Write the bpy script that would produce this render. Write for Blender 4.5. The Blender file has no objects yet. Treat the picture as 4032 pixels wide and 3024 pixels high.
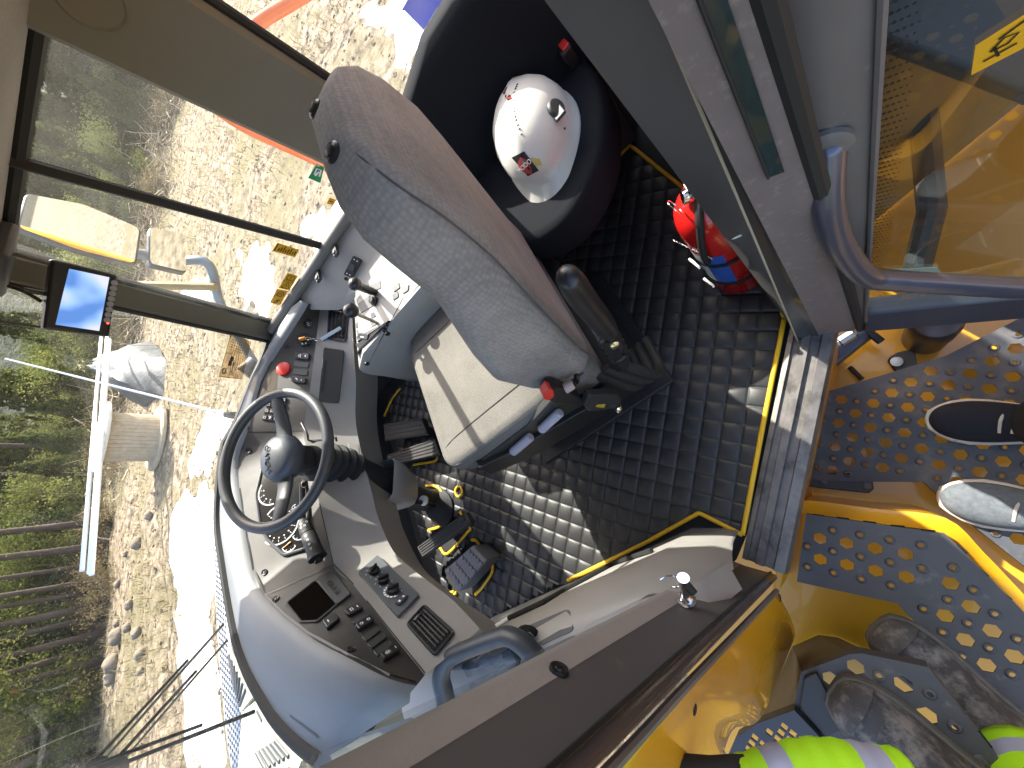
import bpy, bmesh, math, random
from mathutils import Vector, Matrix, noise
from mathutils.bvhtree import BVHTree
from mathutils.geometry import delaunay_2d_cdt
V = Vector
R = math.radians
random.seed(7)
scn = bpy.context.scene
COL = scn.collection

# ------------------------------------------------------------------ camera
# metres; x = machine right, y = machine forward, z = up from the cab floor
EYE = V((0, 0, 1.312)); FPX = 1570.0
CR = V((.814185, -.562976, .141988)); CU = V((.366767, .688282, .625899)); CF = V((.450094, .457522, -.76687))
cam = bpy.data.cameras.new('camera'); camo = bpy.data.objects.new('camera', cam); COL.objects.link(camo)
cam.sensor_width = 36; cam.lens = 36 * FPX / 4032; cam.clip_start = .02; cam.clip_end = 2000
X_, Y_, Z_ = -CU, CR, -CF
camo.matrix_world = Matrix(((X_.x, Y_.x, Z_.x, EYE.x), (X_.y, Y_.y, Z_.y, EYE.y), (X_.z, Y_.z, Z_.z, EYE.z), (0, 0, 0, 1)))
scn.camera = camo

# ------------------------------------------------------------------ light
SUN_EL = R(43); SUN_AZ = math.atan2(.22, .975)        # direction TO the sun, angle from +x
sd = V((math.cos(SUN_EL) * math.cos(SUN_AZ), math.cos(SUN_EL) * math.sin(SUN_AZ), math.sin(SUN_EL)))
w = bpy.data.worlds.new('World'); scn.world = w; w.use_nodes = True
nt = w.node_tree; bg = nt.nodes['Background']; sky = nt.nodes.new('ShaderNodeTexSky')
sky.sky_type = 'NISHITA'; sky.sun_disc = False; sky.sun_elevation = SUN_EL
sky.dust_density = 3.5; sky.ozone_density = .35; sky.sun_rotation = math.pi / 2 - SUN_AZ
nt.links.new(sky.outputs[0], bg.inputs[0]); bg.inputs[1].default_value = .15
sl = bpy.data.lights.new('sun', 'SUN'); sl.energy = 3.3; sl.angle = R(.5); sl.color = (1, .95, .86)
so = bpy.data.objects.new('sun', sl); COL.objects.link(so)
so.rotation_euler = sd.to_track_quat('Z', 'Y').to_euler(); so.location = (0, 0, 30)
scn.view_settings.view_transform = 'Standard'; scn.view_settings.look = 'None'
scn.view_settings.exposure = 2.3; scn.view_settings.gamma = 1; scn.view_settings.use_curve_mapping = False
scn.render.engine = 'CYCLES'
cy = scn.cycles
cy.use_denoising = True; cy.denoiser = 'OPENIMAGEDENOISE'
cy.max_bounces = 8; cy.diffuse_bounces = 5; cy.glossy_bounces = 4; cy.transparent_max_bounces = 24; cy.transmission_bounces = 4
cy.caustics_reflective = False; cy.caustics_refractive = False; cy.sample_clamp_indirect = 8

# ------------------------------------------------------------------ rays through the photograph (layout only)
def ray(px, py): return CR * ((1512 - py) / FPX) + CU * ((2016 - px) / FPX) + CF
def pz(px, py, z):
    d = ray(px, py); return EYE + d * ((z - EYE.z) / d.z)
def pX(px, py, x):
    d = ray(px, py); return EYE + d * (x / d.x)
def pY(px, py, y):
    d = ray(px, py); return EYE + d * (y / d.y)
def pp(px, py, p0, n):
    d = ray(px, py); return EYE + d * ((V(p0) - EYE).dot(n) / d.dot(n))
def pd(px, py, r): return EYE + ray(px, py).normalized() * r
ZG = -1.9
def g(px, py, dz=0): return pz(px, py, ZG + dz)

# ------------------------------------------------------------------ materials
MATS = {}
def lin(h):
    h = h.lstrip('#'); o = []
    for i in (0, 2, 4):
        c = int(h[i:i + 2], 16) / 255; o.append(c / 12.92 if c <= .04045 else ((c + .055) / 1.055) ** 2.4)
    return tuple(o)
def mat(name, col, rough=.5, metal=0, spec=.5, var=0, vs=8, var2=None, bump=0, bs=200, bdist=.001, coat=0, emit=0, weave=0, dirt=None, ds=6, dth=.6):
    if name in MATS: return MATS[name]
    if isinstance(col, str): col = lin(col)
    m = bpy.data.materials.new(name); m.use_nodes = True; MATS[name] = m
    n = m.node_tree.nodes; l = m.node_tree.links; b = n['Principled BSDF']
    b.inputs['Roughness'].default_value = rough; b.inputs['Metallic'].default_value = metal
    b.inputs['Specular IOR Level'].default_value = spec; b.inputs['Coat Weight'].default_value = coat
    b.inputs['Base Color'].default_value = (*col, 1)
    tc = n.new('ShaderNodeTexCoord'); src = None
    def noise_(scale, det=6, rg=.6):
        t = n.new('ShaderNodeTexNoise'); t.inputs['Scale'].default_value = scale; t.inputs['Detail'].default_value = det
        t.inputs['Roughness'].default_value = rg; l.new(tc.outputs['Object'], t.inputs['Vector']); return t
    if var or var2:
        t = noise_(vs); r = n.new('ShaderNodeValToRGB')
        r.color_ramp.elements[0].position = .3; r.color_ramp.elements[1].position = .72
        c2 = var2 if var2 else tuple(min(1, c * (1 + var)) for c in col)
        if isinstance(c2, str): c2 = lin(c2)
        c1 = col if var2 else tuple(c * (1 - var) for c in col)
        r.color_ramp.elements[0].color = (*c1, 1); r.color_ramp.elements[1].color = (*c2, 1)
        l.new(t.outputs['Fac'], r.inputs['Fac']); src = r.outputs['Color']
        rr = n.new('ShaderNodeMapRange'); rr.inputs['To Min'].default_value = max(0, rough - .1); rr.inputs['To Max'].default_value = min(1, rough + .12)
        l.new(t.outputs['Fac'], rr.inputs['Value']); l.new(rr.outputs[0], b.inputs['Roughness'])
    if dirt:
        if isinstance(dirt, str): dirt = lin(dirt)
        t = noise_(ds, 10, .7); mr = n.new('ShaderNodeMapRange'); mr.inputs['From Min'].default_value = dth; mr.inputs['From Max'].default_value = dth + .16
        mr.inputs['To Max'].default_value = .8; l.new(t.outputs['Fac'], mr.inputs['Value'])
        mx = n.new('ShaderNodeMix'); mx.data_type = 'RGBA'; l.new(mr.outputs[0], mx.inputs['Factor'])
        if src: l.new(src, mx.inputs['A'])
        else: mx.inputs['A'].default_value = (*col, 1)
        mx.inputs['B'].default_value = (*dirt, 1); src = mx.outputs['Result']
    if weave:
        # knitted cloth: small loops
        vo = n.new('ShaderNodeTexVoronoi'); vo.inputs['Scale'].default_value = weave; vo.inputs['Randomness'].default_value = .4; l.new(tc.outputs['Object'], vo.inputs['Vector'])
        nz2 = noise_(6, 5, .6); av = n.new('ShaderNodeMath'); av.operation = 'MULTIPLY_ADD'; av.inputs[1].default_value = .5; l.new(vo.outputs['Distance'], av.inputs[0]); l.new(nz2.outputs['Fac'], av.inputs[2])
        mx = n.new('ShaderNodeMix'); mx.data_type = 'RGBA'; l.new(av.outputs[0], mx.inputs['Factor'])
        mx.inputs['A'].default_value = (*[min(1, c * 1.35) for c in col], 1); mx.inputs['B'].default_value = (*[c * .62 for c in col], 1)
        src = mx.outputs['Result']
        bp = n.new('ShaderNodeBump'); bp.inputs['Strength'].default_value = .3; bp.inputs['Distance'].default_value = .001; bp.invert = True
        l.new(vo.outputs['Distance'], bp.inputs['Height']); l.new(bp.outputs[0], b.inputs['Normal'])
    if src: l.new(src, b.inputs['Base Color'])
    if bump:
        t = noise_(bs, 3, .6); bp = n.new('ShaderNodeBump'); bp.inputs['Strength'].default_value = bump; bp.inputs['Distance'].default_value = bdist
        l.new(t.outputs['Fac'], bp.inputs['Height']); l.new(bp.outputs[0], b.inputs['Normal'])
    if emit:
        b.inputs['Emission Color'].default_value = (*col, 1); b.inputs['Emission Strength'].default_value = emit
    return m
def glass(name, tint=(.93, .97, .95), gloss=1.0, ior=1.45, haze=0):
    if name in MATS: return MATS[name]
    m = bpy.data.materials.new(name); m.use_nodes = True; MATS[name] = m
    n = m.node_tree.nodes; l = m.node_tree.links; n.clear()
    o = n.new('ShaderNodeOutputMaterial'); t = n.new('ShaderNodeBsdfTransparent'); t.inputs[0].default_value = (*tint, 1)
    gl = n.new('ShaderNodeBsdfGlossy'); gl.inputs['Roughness'].default_value = .02; gl.inputs[0].default_value = (gloss, gloss, gloss, 1)
    fr = n.new('ShaderNodeFresnel'); mx = n.new('ShaderNodeMixShader'); ge = n.new('ShaderNodeNewGeometry'); mi = n.new('ShaderNodeMix')
    mi.inputs['A'].default_value = ior; mi.inputs['B'].default_value = 1 / ior; l.new(ge.outputs['Backfacing'], mi.inputs['Factor']); l.new(mi.outputs['Result'], fr.inputs[0])
    l.new(fr.outputs[0], mx.inputs[0]); l.new(t.outputs[0], mx.inputs[1]); l.new(gl.outputs[0], mx.inputs[2])
    if haze:   # veil mixed into the pane to haze the view and lift blacks
        di = n.new('ShaderNodeBsdfDiffuse'); tr = n.new('ShaderNodeBsdfTranslucent'); di.inputs[0].default_value = tr.inputs[0].default_value = (.62, .6, .55, 1); m1 = n.new('ShaderNodeMixShader'); l.new(di.outputs[0], m1.inputs[1]); l.new(tr.outputs[0], m1.inputs[2])
        tc = n.new('ShaderNodeTexCoord'); nz = n.new('ShaderNodeTexNoise'); nz.inputs['Scale'].default_value = 5; nz.inputs['Detail'].default_value = 8; nz.inputs['Roughness'].default_value = .65; l.new(tc.outputs['Object'], nz.inputs['Vector'])
        mr = n.new('ShaderNodeMapRange'); mr.inputs['From Min'].default_value = .3; mr.inputs['From Max'].default_value = .75; mr.inputs['To Min'].default_value = haze * .5; mr.inputs['To Max'].default_value = haze * 1.6; l.new(nz.outputs['Fac'], mr.inputs['Value'])
        m2 = n.new('ShaderNodeMixShader'); l.new(mr.outputs[0], m2.inputs[0]); l.new(mx.outputs[0], m2.inputs[1]); l.new(m1.outputs[0], m2.inputs[2]); mx = m2
    l.new(mx.outputs[0], o.inputs[0])
    return m
def leafmat(name, c1, c2, trans=.35):
    if name in MATS: return MATS[name]
    m = bpy.data.materials.new(name); m.use_nodes = True; MATS[name] = m
    n = m.node_tree.nodes; l = m.node_tree.links; n.clear()
    o = n.new('ShaderNodeOutputMaterial'); d = n.new('ShaderNodeBsdfDiffuse'); t = n.new('ShaderNodeBsdfTranslucent'); mx = n.new('ShaderNodeMixShader'); mx.inputs[0].default_value = trans
    oi = n.new('ShaderNodeObjectInfo'); tc = n.new('ShaderNodeTexCoord'); nz = n.new('ShaderNodeTexNoise'); nz.inputs['Scale'].default_value = 1.7; nz.inputs['Detail'].default_value = 4
    l.new(tc.outputs['Object'], nz.inputs['Vector'])
    ad = n.new('ShaderNodeMath'); ad.operation = 'MULTIPLY_ADD'; ad.inputs[1].default_value = .35; l.new(oi.outputs['Random'], ad.inputs[0]); l.new(nz.outputs['Fac'], ad.inputs[2])
    r = n.new('ShaderNodeValToRGB'); r.color_ramp.elements[0].position = .4; r.color_ramp.elements[1].position = .95
    r.color_ramp.elements[0].color = (*c1, 1); r.color_ramp.elements[1].color = (*c2, 1); l.new(ad.outputs[0], r.inputs['Fac'])
    l.new(r.outputs[0], d.inputs[0]); l.new(r.outputs[0], t.inputs[0]); l.new(d.outputs[0], mx.inputs[1]); l.new(t.outputs[0], mx.inputs[2]); l.new(mx.outputs[0], o.inputs[0])
    return m

# ------------------------------------------------------------------ mesh builder
class B:
    def __init__(s): s.v = []; s.f = []; s.mi = []; s.m = 0
    def add(s, vs, fs):
        o = len(s.v); s.v += [V(p) for p in vs]
        for q in fs: s.f.append([o + i for i in q]); s.mi.append(s.m)
        return s
    def box(s, c, sz, ax=None):
        c = V(c); e = ax or (V((1, 0, 0)), V((0, 1, 0)), V((0, 0, 1))); h = [e[i] * (sz[i] / 2) for i in range(3)]
        vs = [c + h[0] * a + h[1] * b_ + h[2] * d for a in (-1, 1) for b_ in (-1, 1) for d in (-1, 1)]
        return s.add(vs, [(0, 1, 3, 2), (4, 6, 7, 5), (0, 4, 5, 1), (2, 3, 7, 6), (0, 2, 6, 4), (1, 5, 7, 3)])
    def prism(s, poly, vec):
        vec = V(vec); n = len(poly); vs = [V(p) for p in poly] + [V(p) + vec for p in poly]
        fs = [list(range(n - 1, -1, -1)), list(range(n, 2 * n))] + [(i, (i + 1) % n, n + (i + 1) % n, n + i) for i in range(n)]
        return s.add(vs, fs)
    def tube(s, path, r, n=10, caps=True, closed=False, flat=1.0, flatdir=None):
        path = [V(p) for p in path]; N = len(path); rs = r if isinstance(r, (list, tuple)) else [r] * N
        vs = []; up = None
        for i in range(N):
            a = path[(i - 1) % N] if closed else path[max(i - 1, 0)]; b_ = path[(i + 1) % N] if closed else path[min(i + 1, N - 1)]
            t = (b_ - a).normalized()
            if up is None:
                up = V(flatdir) if flatdir else (V((0, 0, 1)) if abs(t.z) < .9 else V((1, 0, 0)))
            u = (up - t * up.dot(t)); u = u.normalized() if u.length > 1e-6 else t.orthogonal().normalized(); up = u; w_ = t.cross(u)
            for k in range(n):
                a_ = 2 * math.pi * k / n; vs.append(path[i] + (w_ * math.cos(a_) + u * math.sin(a_) * flat) * rs[i])
        fs = []
        for i in range(N if closed else N - 1):
            j = (i + 1) % N
            for k in range(n): fs.append((i * n + k, i * n + (k + 1) % n, j * n + (k + 1) % n, j * n + k))
        if caps and not closed: fs += [list(range(n - 1, -1, -1)), list(range((N - 1) * n, N * n))]
        return s.add(vs, fs)
    def lathe(s, prof, o, ax=(0, 0, 1), n=24, ref=None, sx=1.0):
        o = V(o); ax = V(ax).normalized(); u = (V(ref) - ax * V(ref).dot(ax)).normalized() if ref else ax.orthogonal().normalized(); w_ = ax.cross(u)
        vs = []; fs = []
        for (r, h) in prof:
            for k in range(n):
                a = 2 * math.pi * k / n; vs.append(o + ax * h + (u * math.cos(a) * sx + w_ * math.sin(a)) * max(r, 1e-5))
        for i in range(len(prof) - 1):
            for k in range(n): fs.append((i * n + k, i * n + (k + 1) % n, (i + 1) * n + (k + 1) % n, (i + 1) * n + k))
        fs += [list(range(n - 1, -1, -1)), list(range((len(prof) - 1) * n, len(prof) * n))]
        return s.add(vs, fs)
    def loft(s, rows, cu=False, cap=False):
        n = len(rows[0]); vs = [p for r_ in rows for p in r_]; fs = []
        for i in range(len(rows) - 1):
            for k in range(n if cu else n - 1):
                j = (k + 1) % n; fs.append((i * n + k, i * n + j, (i + 1) * n + j, (i + 1) * n + k))
        if cap: fs += [list(range(n - 1, -1, -1)), list(range((len(rows) - 1) * n, len(rows) * n))]
        return s.add(vs, fs)
    def sphere(s, c, r, n=12, sc=(1, 1, 1)):
        c = V(c); rows = []
        for i in range(1, n):
            t = math.pi * i / n
            rows.append([c + V((math.sin(t) * math.cos(a) * sc[0], math.sin(t) * math.sin(a) * sc[1], math.cos(t) * sc[2])) * r for a in [2 * math.pi * k / (n + 4) for k in range(n + 4)]])
        return s.loft(rows, True, True)

def wl(o):
    p = V((0, 0, 0))
    while o: p += o.location; o = o.parent
    return p
def tag(o, label=None, cat=None, group=None, kind=None):
    for k_, v_ in (('label', label), ('category', cat), ('group', group), ('kind', kind)):
        if v_: o[k_] = v_
    return o
def thing(name, label, cat, loc=(0, 0, 0), group=None):
    o = bpy.data.objects.new(name, None); COL.objects.link(o); o.location = loc; o.empty_display_size = .1
    return tag(o, label, cat, group)
def obj(name, b, m, parent=None, origin=None, smooth=35, bevel=0, bseg=2, solid=0, sub=0, label=None, recalc=True):
    o0 = wl(parent) if parent else (V(origin) if origin else (sum(b.v, V()) / len(b.v) if b.v else V()))
    me = bpy.data.meshes.new(name); me.from_pydata([p - o0 for p in b.v], [], b.f)
    ms = m if isinstance(m, (list, tuple)) else [m]
    for x in ms: me.materials.append(x)
    if len(ms) > 1: me.polygons.foreach_set('material_index', b.mi)
    if recalc:
        bm = bmesh.new(); bm.from_mesh(me); bmesh.ops.recalc_face_normals(bm, faces=bm.faces); bm.to_mesh(me); bm.free()
    if smooth:
        me.polygons.foreach_set('use_smooth', [True] * len(me.polygons))
        if smooth < 180: me.set_sharp_from_angle(angle=R(smooth))
    me.update()
    o = bpy.data.objects.new(name, me); COL.objects.link(o)
    if parent: o.parent = parent
    else: o.location = o0
    if solid:
        md = o.modifiers.new('solid', 'SOLIDIFY'); md.thickness = solid; md.offset = -1
    if bevel:
        md = o.modifiers.new('bevel', 'BEVEL'); md.width = bevel; md.segments = bseg; md.limit_method = 'ANGLE'; md.angle_limit = R(40)
    if sub:
        md = o.modifiers.new('sub', 'SUBSURF'); md.levels = sub; md.render_levels = sub
    if label: o['label'] = label
    return o
def struct(name, b, m, **k):
    o = obj(name, b, m, **k); o['kind'] = 'structure'; return o
def cr(pts, n=6, closed=False):
    """Catmull-Rom through points"""
    pts = [V(p) for p in pts]; N = len(pts); out = []
    for i in range(N if closed else N - 1):
        a = pts[(i - 1) % N] if closed or i > 0 else pts[0] * 2 - pts[1]; b_ = pts[i]; c = pts[(i + 1) % N]
        d = pts[(i + 2) % N] if closed or i + 2 < N else pts[-1] * 2 - pts[-2]
        for k in range(n):
            t = k / n; out.append(.5 * ((2 * b_) + (c - a) * t + (2 * a - 5 * b_ + 4 * c - d) * t * t + (3 * b_ - a - 3 * c + d) * t ** 3))
    if not closed: out.append(pts[-1])
    return out
def resamp(pts, n):
    L = [0]
    for a, b_ in zip(pts, pts[1:]): L.append(L[-1] + (b_ - a).length)
    out = []; j = 0
    for i in range(n):
        s_ = L[-1] * i / (n - 1)
        while j < len(L) - 2 and L[j + 1] < s_: j += 1
        t = (s_ - L[j]) / max(L[j + 1] - L[j], 1e-9); out.append(pts[j].lerp(pts[j + 1], min(max(t, 0), 1)))
    return out
def rrect(c, ux, uy, w_, h_, r_, n=4):
    """rounded rectangle loop"""
    c = V(c); out = []
    for (sx, sy, a0) in ((1, 1, 0), (-1, 1, 90), (-1, -1, 180), (1, -1, 270)):
        for k in range(n + 1):
            a = R(a0 + 90 * k / n); out.append(c + ux * (sx * (w_ / 2 - r_) + r_ * math.cos(a)) + uy * (sy * (h_ / 2 - r_) + r_ * math.sin(a)))
    return out
class Surf:
    """ray target: points of the photograph on a built surface"""
    def __init__(s, b): s.t = BVHTree.FromPolygons([tuple(p) for p in b.v], b.f)
    def at(s, px, py):
        d = ray(px, py).normalized(); h = s.t.ray_cast(EYE, d)
        if h[0] is None:
            h = s.t.find_nearest(EYE + d * 1.2)
        n = h[1]
        if n.dot(d) > 0: n = -n
        return h[0], n
    def poly(s, pxs):
        hs = [s.at(*p) for p in pxs]; n = sum((h[1] for h in hs), V()).normalized(); return [h[0] for h in hs], n
def rpoly(pxs, r=.18, n=3):
    """round the corners of a polygon given in photo pixels"""
    out = []; N = len(pxs); P_ = [V((*p, 0)) for p in pxs]
    for i in range(N):
        a, b_, c = P_[i - 1], P_[i], P_[(i + 1) % N]
        p0 = b_.lerp(a, r); p1 = b_.lerp(c, r)
        for k in range(n + 1):
            t = k / n; q = p0 * (1 - t) ** 2 + b_ * 2 * t * (1 - t) + p1 * t * t; out.append((q.x, q.y))
    return out
def plate(surf, pxs, thick, lift=0, rnd=0):
    if rnd: pxs = rpoly(pxs, rnd)
    ps, n = surf.poly(pxs); b = B(); b.prism([p + n * (lift - .004) for p in ps], n * (thick + .004)); return b, n
def ribbon(b, pts, n, wid, th=.0004, closed=False):
    """flat printed line following points on a face with normal n"""
    N = len(pts)
    rows = []
    for i in range(N):
        a = pts[(i - 1) % N] if closed else pts[max(i - 1, 0)]; c = pts[(i + 1) % N] if closed else pts[min(i + 1, N - 1)]
        s_ = (c - a).normalized().cross(n).normalized() * (wid / 2); rows.append([pts[i] - s_ + n * th, pts[i] + s_ + n * th])
    if closed: rows.append(rows[0])
    b.loft(rows); return b
def text(name, s_, o, ux, uy, size, m, parent, th=.0006, origin=None, align='CENTER'):
    cu = bpy.data.curves.new(name, 'FONT'); cu.body = s_; cu.size = size; cu.extrude = th; cu.align_x = align; cu.align_y = 'CENTER'
    t = bpy.data.objects.new(name, cu); COL.objects.link(t); bpy.context.view_layer.update()
    me = bpy.data.meshes.new_from_object(t.evaluated_get(bpy.context.evaluated_depsgraph_get())); bpy.data.objects.remove(t); bpy.data.curves.remove(cu)
    ux = V(ux).normalized(); uz = ux.cross(V(uy)).normalized(); uy = uz.cross(ux)
    o0 = wl(parent); o = V(o)
    for v_ in me.vertices: v_.co = o + ux * v_.co.x + uy * v_.co.y + uz * v_.co.z - o0
    me.materials.clear(); me.materials.append(m); me.name = name
    ob = bpy.data.objects.new(name, me); COL.objects.link(ob); ob.parent = parent; return ob
def screw(surf, px, py, parent, r=.009, m=None):
    p, n = surf.at(px, py); b = B(); b.lathe([(0, .004), (r * .35, .004), (r * .45, .002), (r * .6, .0025), (r, .004), (r * 1.1, 0), (r * 1.1, -.003)][::-1], p, n, 14)
    return obj('screw', b, m or M_black, parent)
def pip(p, poly):
    c = False; n = len(poly)
    for i in range(n):
        (x1, y1), (x2, y2) = poly[i], poly[i - 1]
        if (y1 > p[1]) != (y2 > p[1]) and p[0] < (x2 - x1) * (p[1] - y1) / (y2 - y1) + x1: c = not c
    return c
def dpoly(p, poly):
    best = 1e9
    for i in range(len(poly)):
        a = V(poly[i - 1]); b_ = V(poly[i]); ab = b_ - a; t = max(0, min(1, (V(p) - a).dot(ab) / max(ab.dot(ab), 1e-12))); best = min(best, (V(p) - a - ab * t).length)
    return best

# shared materials
M_dash = mat('grey_dash_plastic', '#8f8c87', .5, bump=.25, bs=500, var=.07, vs=9, dirt='#a39a8c', ds=30, dth=.66)
M_dashtop = mat('blue_grey_dash_plastic', '#74777a', .55, bump=.25, bs=500, var=.05, vs=20)
M_inst = mat('dark_instrument_plastic', '#383633', .55, bump=.2, bs=700, var=.08, vs=12, dirt='#55514b', ds=40, dth=.66)
M_black = mat('black_plastic', (.012, .012, .013), .38)
M_blackm = mat('black_matt_plastic', (.016, .016, .017), .6, bump=.2, bs=600)
M_rubber = mat('black_rubber', (.012, .012, .012), .7)
M_chrome = mat('chrome', (.75, .75, .77), .14, 1)
M_zinc = mat('zinc_plated_steel', (.45, .43, .38), .35, 1, var=.15, vs=60)
M_trim = mat('pinkish_grey_vinyl', '#928b87', .6, bump=.5, bs=90, bdist=.0015, var=.05, vs=30)
M_jamb = mat('charcoal_paint', '#555251', .5, spec=.4, var=.07, vs=5, dirt='#6d6259', ds=25, dth=.62)
M_jambb = mat('brown_grey_paint', '#625c5a', .5, var=.1, vs=7, dirt='#80766b', ds=30, dth=.62)
M_alu = mat('worn_aluminium', '#77736f', .42, .6, var=.2, vs=30, dirt='#3c3833', ds=14, dth=.5)
M_yellow = mat('yellow_paint', (.62, .30, .012), .32, coat=.4, var=.05, vs=3, dirt='#8a6a3c', ds=9, dth=.66)
M_step = mat('blue_grey_step_steel', '#4b4949', .5, .2, var=.15, vs=14, dirt='#807a72', ds=18, dth=.58)
M_white = mat('white_print', (.8, .8, .8), .6)
M_dgrey = mat('dark_grey_plastic', '#3a3b3d', .5)
M_binding = mat('yellow_binding', (.72, .42, .01), .55, bump=.3, bs=400)
M_glass = glass('window_glass', (.95, .97, .96), .8, haze=.05)
M_felt = mat('grey_headliner_felt', '#8f8c86', .95, var=.12, vs=160, bump=.5, bs=300)
# ================================================================== CAB SHELL
b = B(); b.prism([(1.32, -.22, -.03), (1.32, 1.66, -.03), (-.1, 1.66, -.03), (-.13, .36, -.03), (.30, -.20, -.03)], (0, 0, .024))
struct('cab_floor', b, mat('dark_floor_paint', (.009, .009, .009), .8))
cab = thing('hauler_cab', 'grey hauler cab shell with pillars, headliner and large windows round the seats', 'cab', (.63, .6, 0))
# windscreen foot line, from the left corner round to the right pillar
FOOT = [pz(1276, 2988, .82), pz(1155, 2897, .82), pz(1045, 2763, .82), pz(936, 2532, .82), pz(875, 2198, .82), pz(857, 2016, .82), pz(882, 1758, .815), pz(929, 1669, .795), pz(977, 1542, .765), pz(1040, 1400, .715), V((1.285, 1.325, .70))]
FOOT = resamp(cr(FOOT, 6), 41)
CEN = V((.63, .75, 0))
def outw(p, d):
    q = V((p.x - CEN.x, p.y - CEN.y, 0)).normalized() * d; return p + q
foot2 = [outw(p, .022) for p in FOOT]
topc = [V((.63 + (p.x - .63) * .86, p.y - .2 - .10 * (p.y - 1.1), 1.43)) for p in foot2]
ws = B(); ws.loft([[a.lerp(c, t) for a, c in zip(foot2, topc)] for t in (-.16, 0, .25, .5, .75, 1)])
wind = obj('windscreen', ws, M_glass, cab, smooth=180)
S_ws = Surf(ws)
gk = B(); gk.tube([outw(p, .012) + V((0, 0, -.004)) for p in FOOT], .014, 8); obj('windscreen_gasket', gk, M_rubber, cab)
# left front side window and its foot strip
lw = B(); lw.loft([[V((-.118, 1.075, .60)), V((-.085, .45, .60))], [V((-.055, .99, 1.43)), V((-.035, .43, 1.43))]]); obj('side_window', lw, M_glass, cab)
# front door pillar: leaning in towards the top
def lean(x, y, z): return V((x + .065 * (z - .2), y, z))
zs = [-.03, .2, .5, .8, 1.1, 1.44]
tr = B(); tr.loft([[lean(*q, z) for q in ((-.15, .47), (-.128, .44), (-.112, .402), (-.106, .388), (-.112, .376), (-.130, .356))] for z in zs])
obj('pillar_trim', tr, M_trim, cab, smooth=60)
jb = B(); jb.loft([[lean(*q, z) for q in ((-.129, .3575), (-.134, .353), (-.165, .312), (-.171, .303))] for z in zs]); obj('door_pillar', jb, M_jamb, cab)
jo = B(); jo.loft([[lean(*q, z) for q in ((-.170, .304), (-.174, .298), (-.181, .292), (-.189, .292), (-.193, .299), (-.195, .33), (-.15, .47))] for z in zs]); obj('pillar_edge', jo, mat('glossy_brown_grey_paint', '#4b4442', .25, .3, coat=.5), cab, smooth=60)
sl_ = B(); sl_.tube([lean(-.172, .3005, z) for z in zs], .004, 6); obj('weather_strip', sl_, M_black, cab)
S_jb = Surf(B().add(tr.v, tr.f).add(jb.v, jb.f))
for px, py in ((2200, 2640),): screw(S_jb, px, py, cab, .011)
# rear door pillar
def eB(x, y0, sl): return lambda z: V((x, y0 + sl * z, z))
E_in, E_l2, E_pk, E_s1, E_s2, E_gp = eB(.37, -.12, .0695), eB(.30, -.105, .014), eB(.285, -.15, .062), eB(.275, -.17, .06), eB(.268, -.185, .063), eB(.262, -.22, .09)
ZB = (-.02, .2, .45, .7, .9, 1.1, 1.45)
rp = B(); rp.loft([[E_in(z) + V((.09, -.10, 0)), E_in(z) + V((.03, -.02, 0)), E_in(z) + V((.004, -.001, 0)), E_in(z) + V((-.003, .0005, 0)), E_in(z).lerp(E_l2(z), .97)] for z in ZB])
obj('rear_door_pillar', rp, M_jamb, cab)
st_ = B(); st_.tube([E_l2(z) for z in ZB], .0018, 6); obj('weather_strip', st_, mat('pale_seal', '#a89a86', .6), cab)
re_ = B(); re_.loft([[E_l2(z), E_l2(z).lerp(E_pk(z), .5) + V((.004, -.006, 0)), E_pk(z)] for z in ZB]); obj('pillar_groove', re_, mat('dark_glossy_paint', (.03, .03, .03), .25), cab)
ro = B(); ro.loft([[E_pk(z), E_pk(z).lerp(E_s1(z), .5), E_s1(z), E_s2(z), E_gp(z), E_gp(z) + V((.004, -.02, 0)), E_gp(z) + V((.06, -.05, 0))] for z in ZB]); obj('pillar_edge', ro, mat('mauve_grey_paint', '#6b605f', .55, var=.1, vs=25, dirt='#8d8078', ds=60, dth=.55), cab, smooth=60)
b = B(); zz_ = (.84, .95, 1.1, 1.45); b.loft([[E_s1(z) + V((-.0015, .0005, 0)), E_s2(z) + V((-.0015, .0005, 0))] for z in zz_]); obj('slot_window', b, mat('dark_teal_glass', (.02, .035, .035), .05, spec=.8), cab)
b = B(); b.tube([E_s1(z) + V((-.002, .001, 0)) for z in zz_], .0016, 6); obj('slot_edge', b, M_rubber, cab)
b = B(); b.tube([E_gp(z) + V((.0, -.012, 0)) for z in (-.08, .3, .7, 1.1, 1.4)], .010, 8); obj('door_seal', b, M_rubber, cab)
p = pp(2945, 910, (.335, -.098, .7), V((-.12, .99, 0))); nrm = V((-.13, .97, 0)).normalized()
b = B(); b.lathe([(0, 0), (.008, .001), (.008, .003), (.002, .004), (.0016, .02), (.0001, .03)], p + nrm * .002, V((-.1, .6, .5)), 12); obj('clip_pin', b, mat('clear_white_plastic', (.75, .75, .75), .3), cab)
# door sill
dS = V((-.725, .688, 0)); nS = V((-.688, -.725, 0))
sill = B(); s0 = V((.372, -.125, 0)); s1 = V((-.12, .345, 0))
prof = [(0, .012), (.012, .014), (.014, .006), (.03, .006), (.032, .016), (.05, .016), (.053, .004), (.072, .004), (.075, .012), (.098, .010), (.104, -.01), (.104, -.07)]
rows = []
for t in [i / 12 for i in range(13)]:
    rows.append([s0.lerp(s1, t) + nS * (d_ + .012) + V((0, 0, z_ - .006)) for d_, z_ in prof])
sill.loft(rows); obj('door_sill', sill, M_alu, cab, smooth=30)
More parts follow.
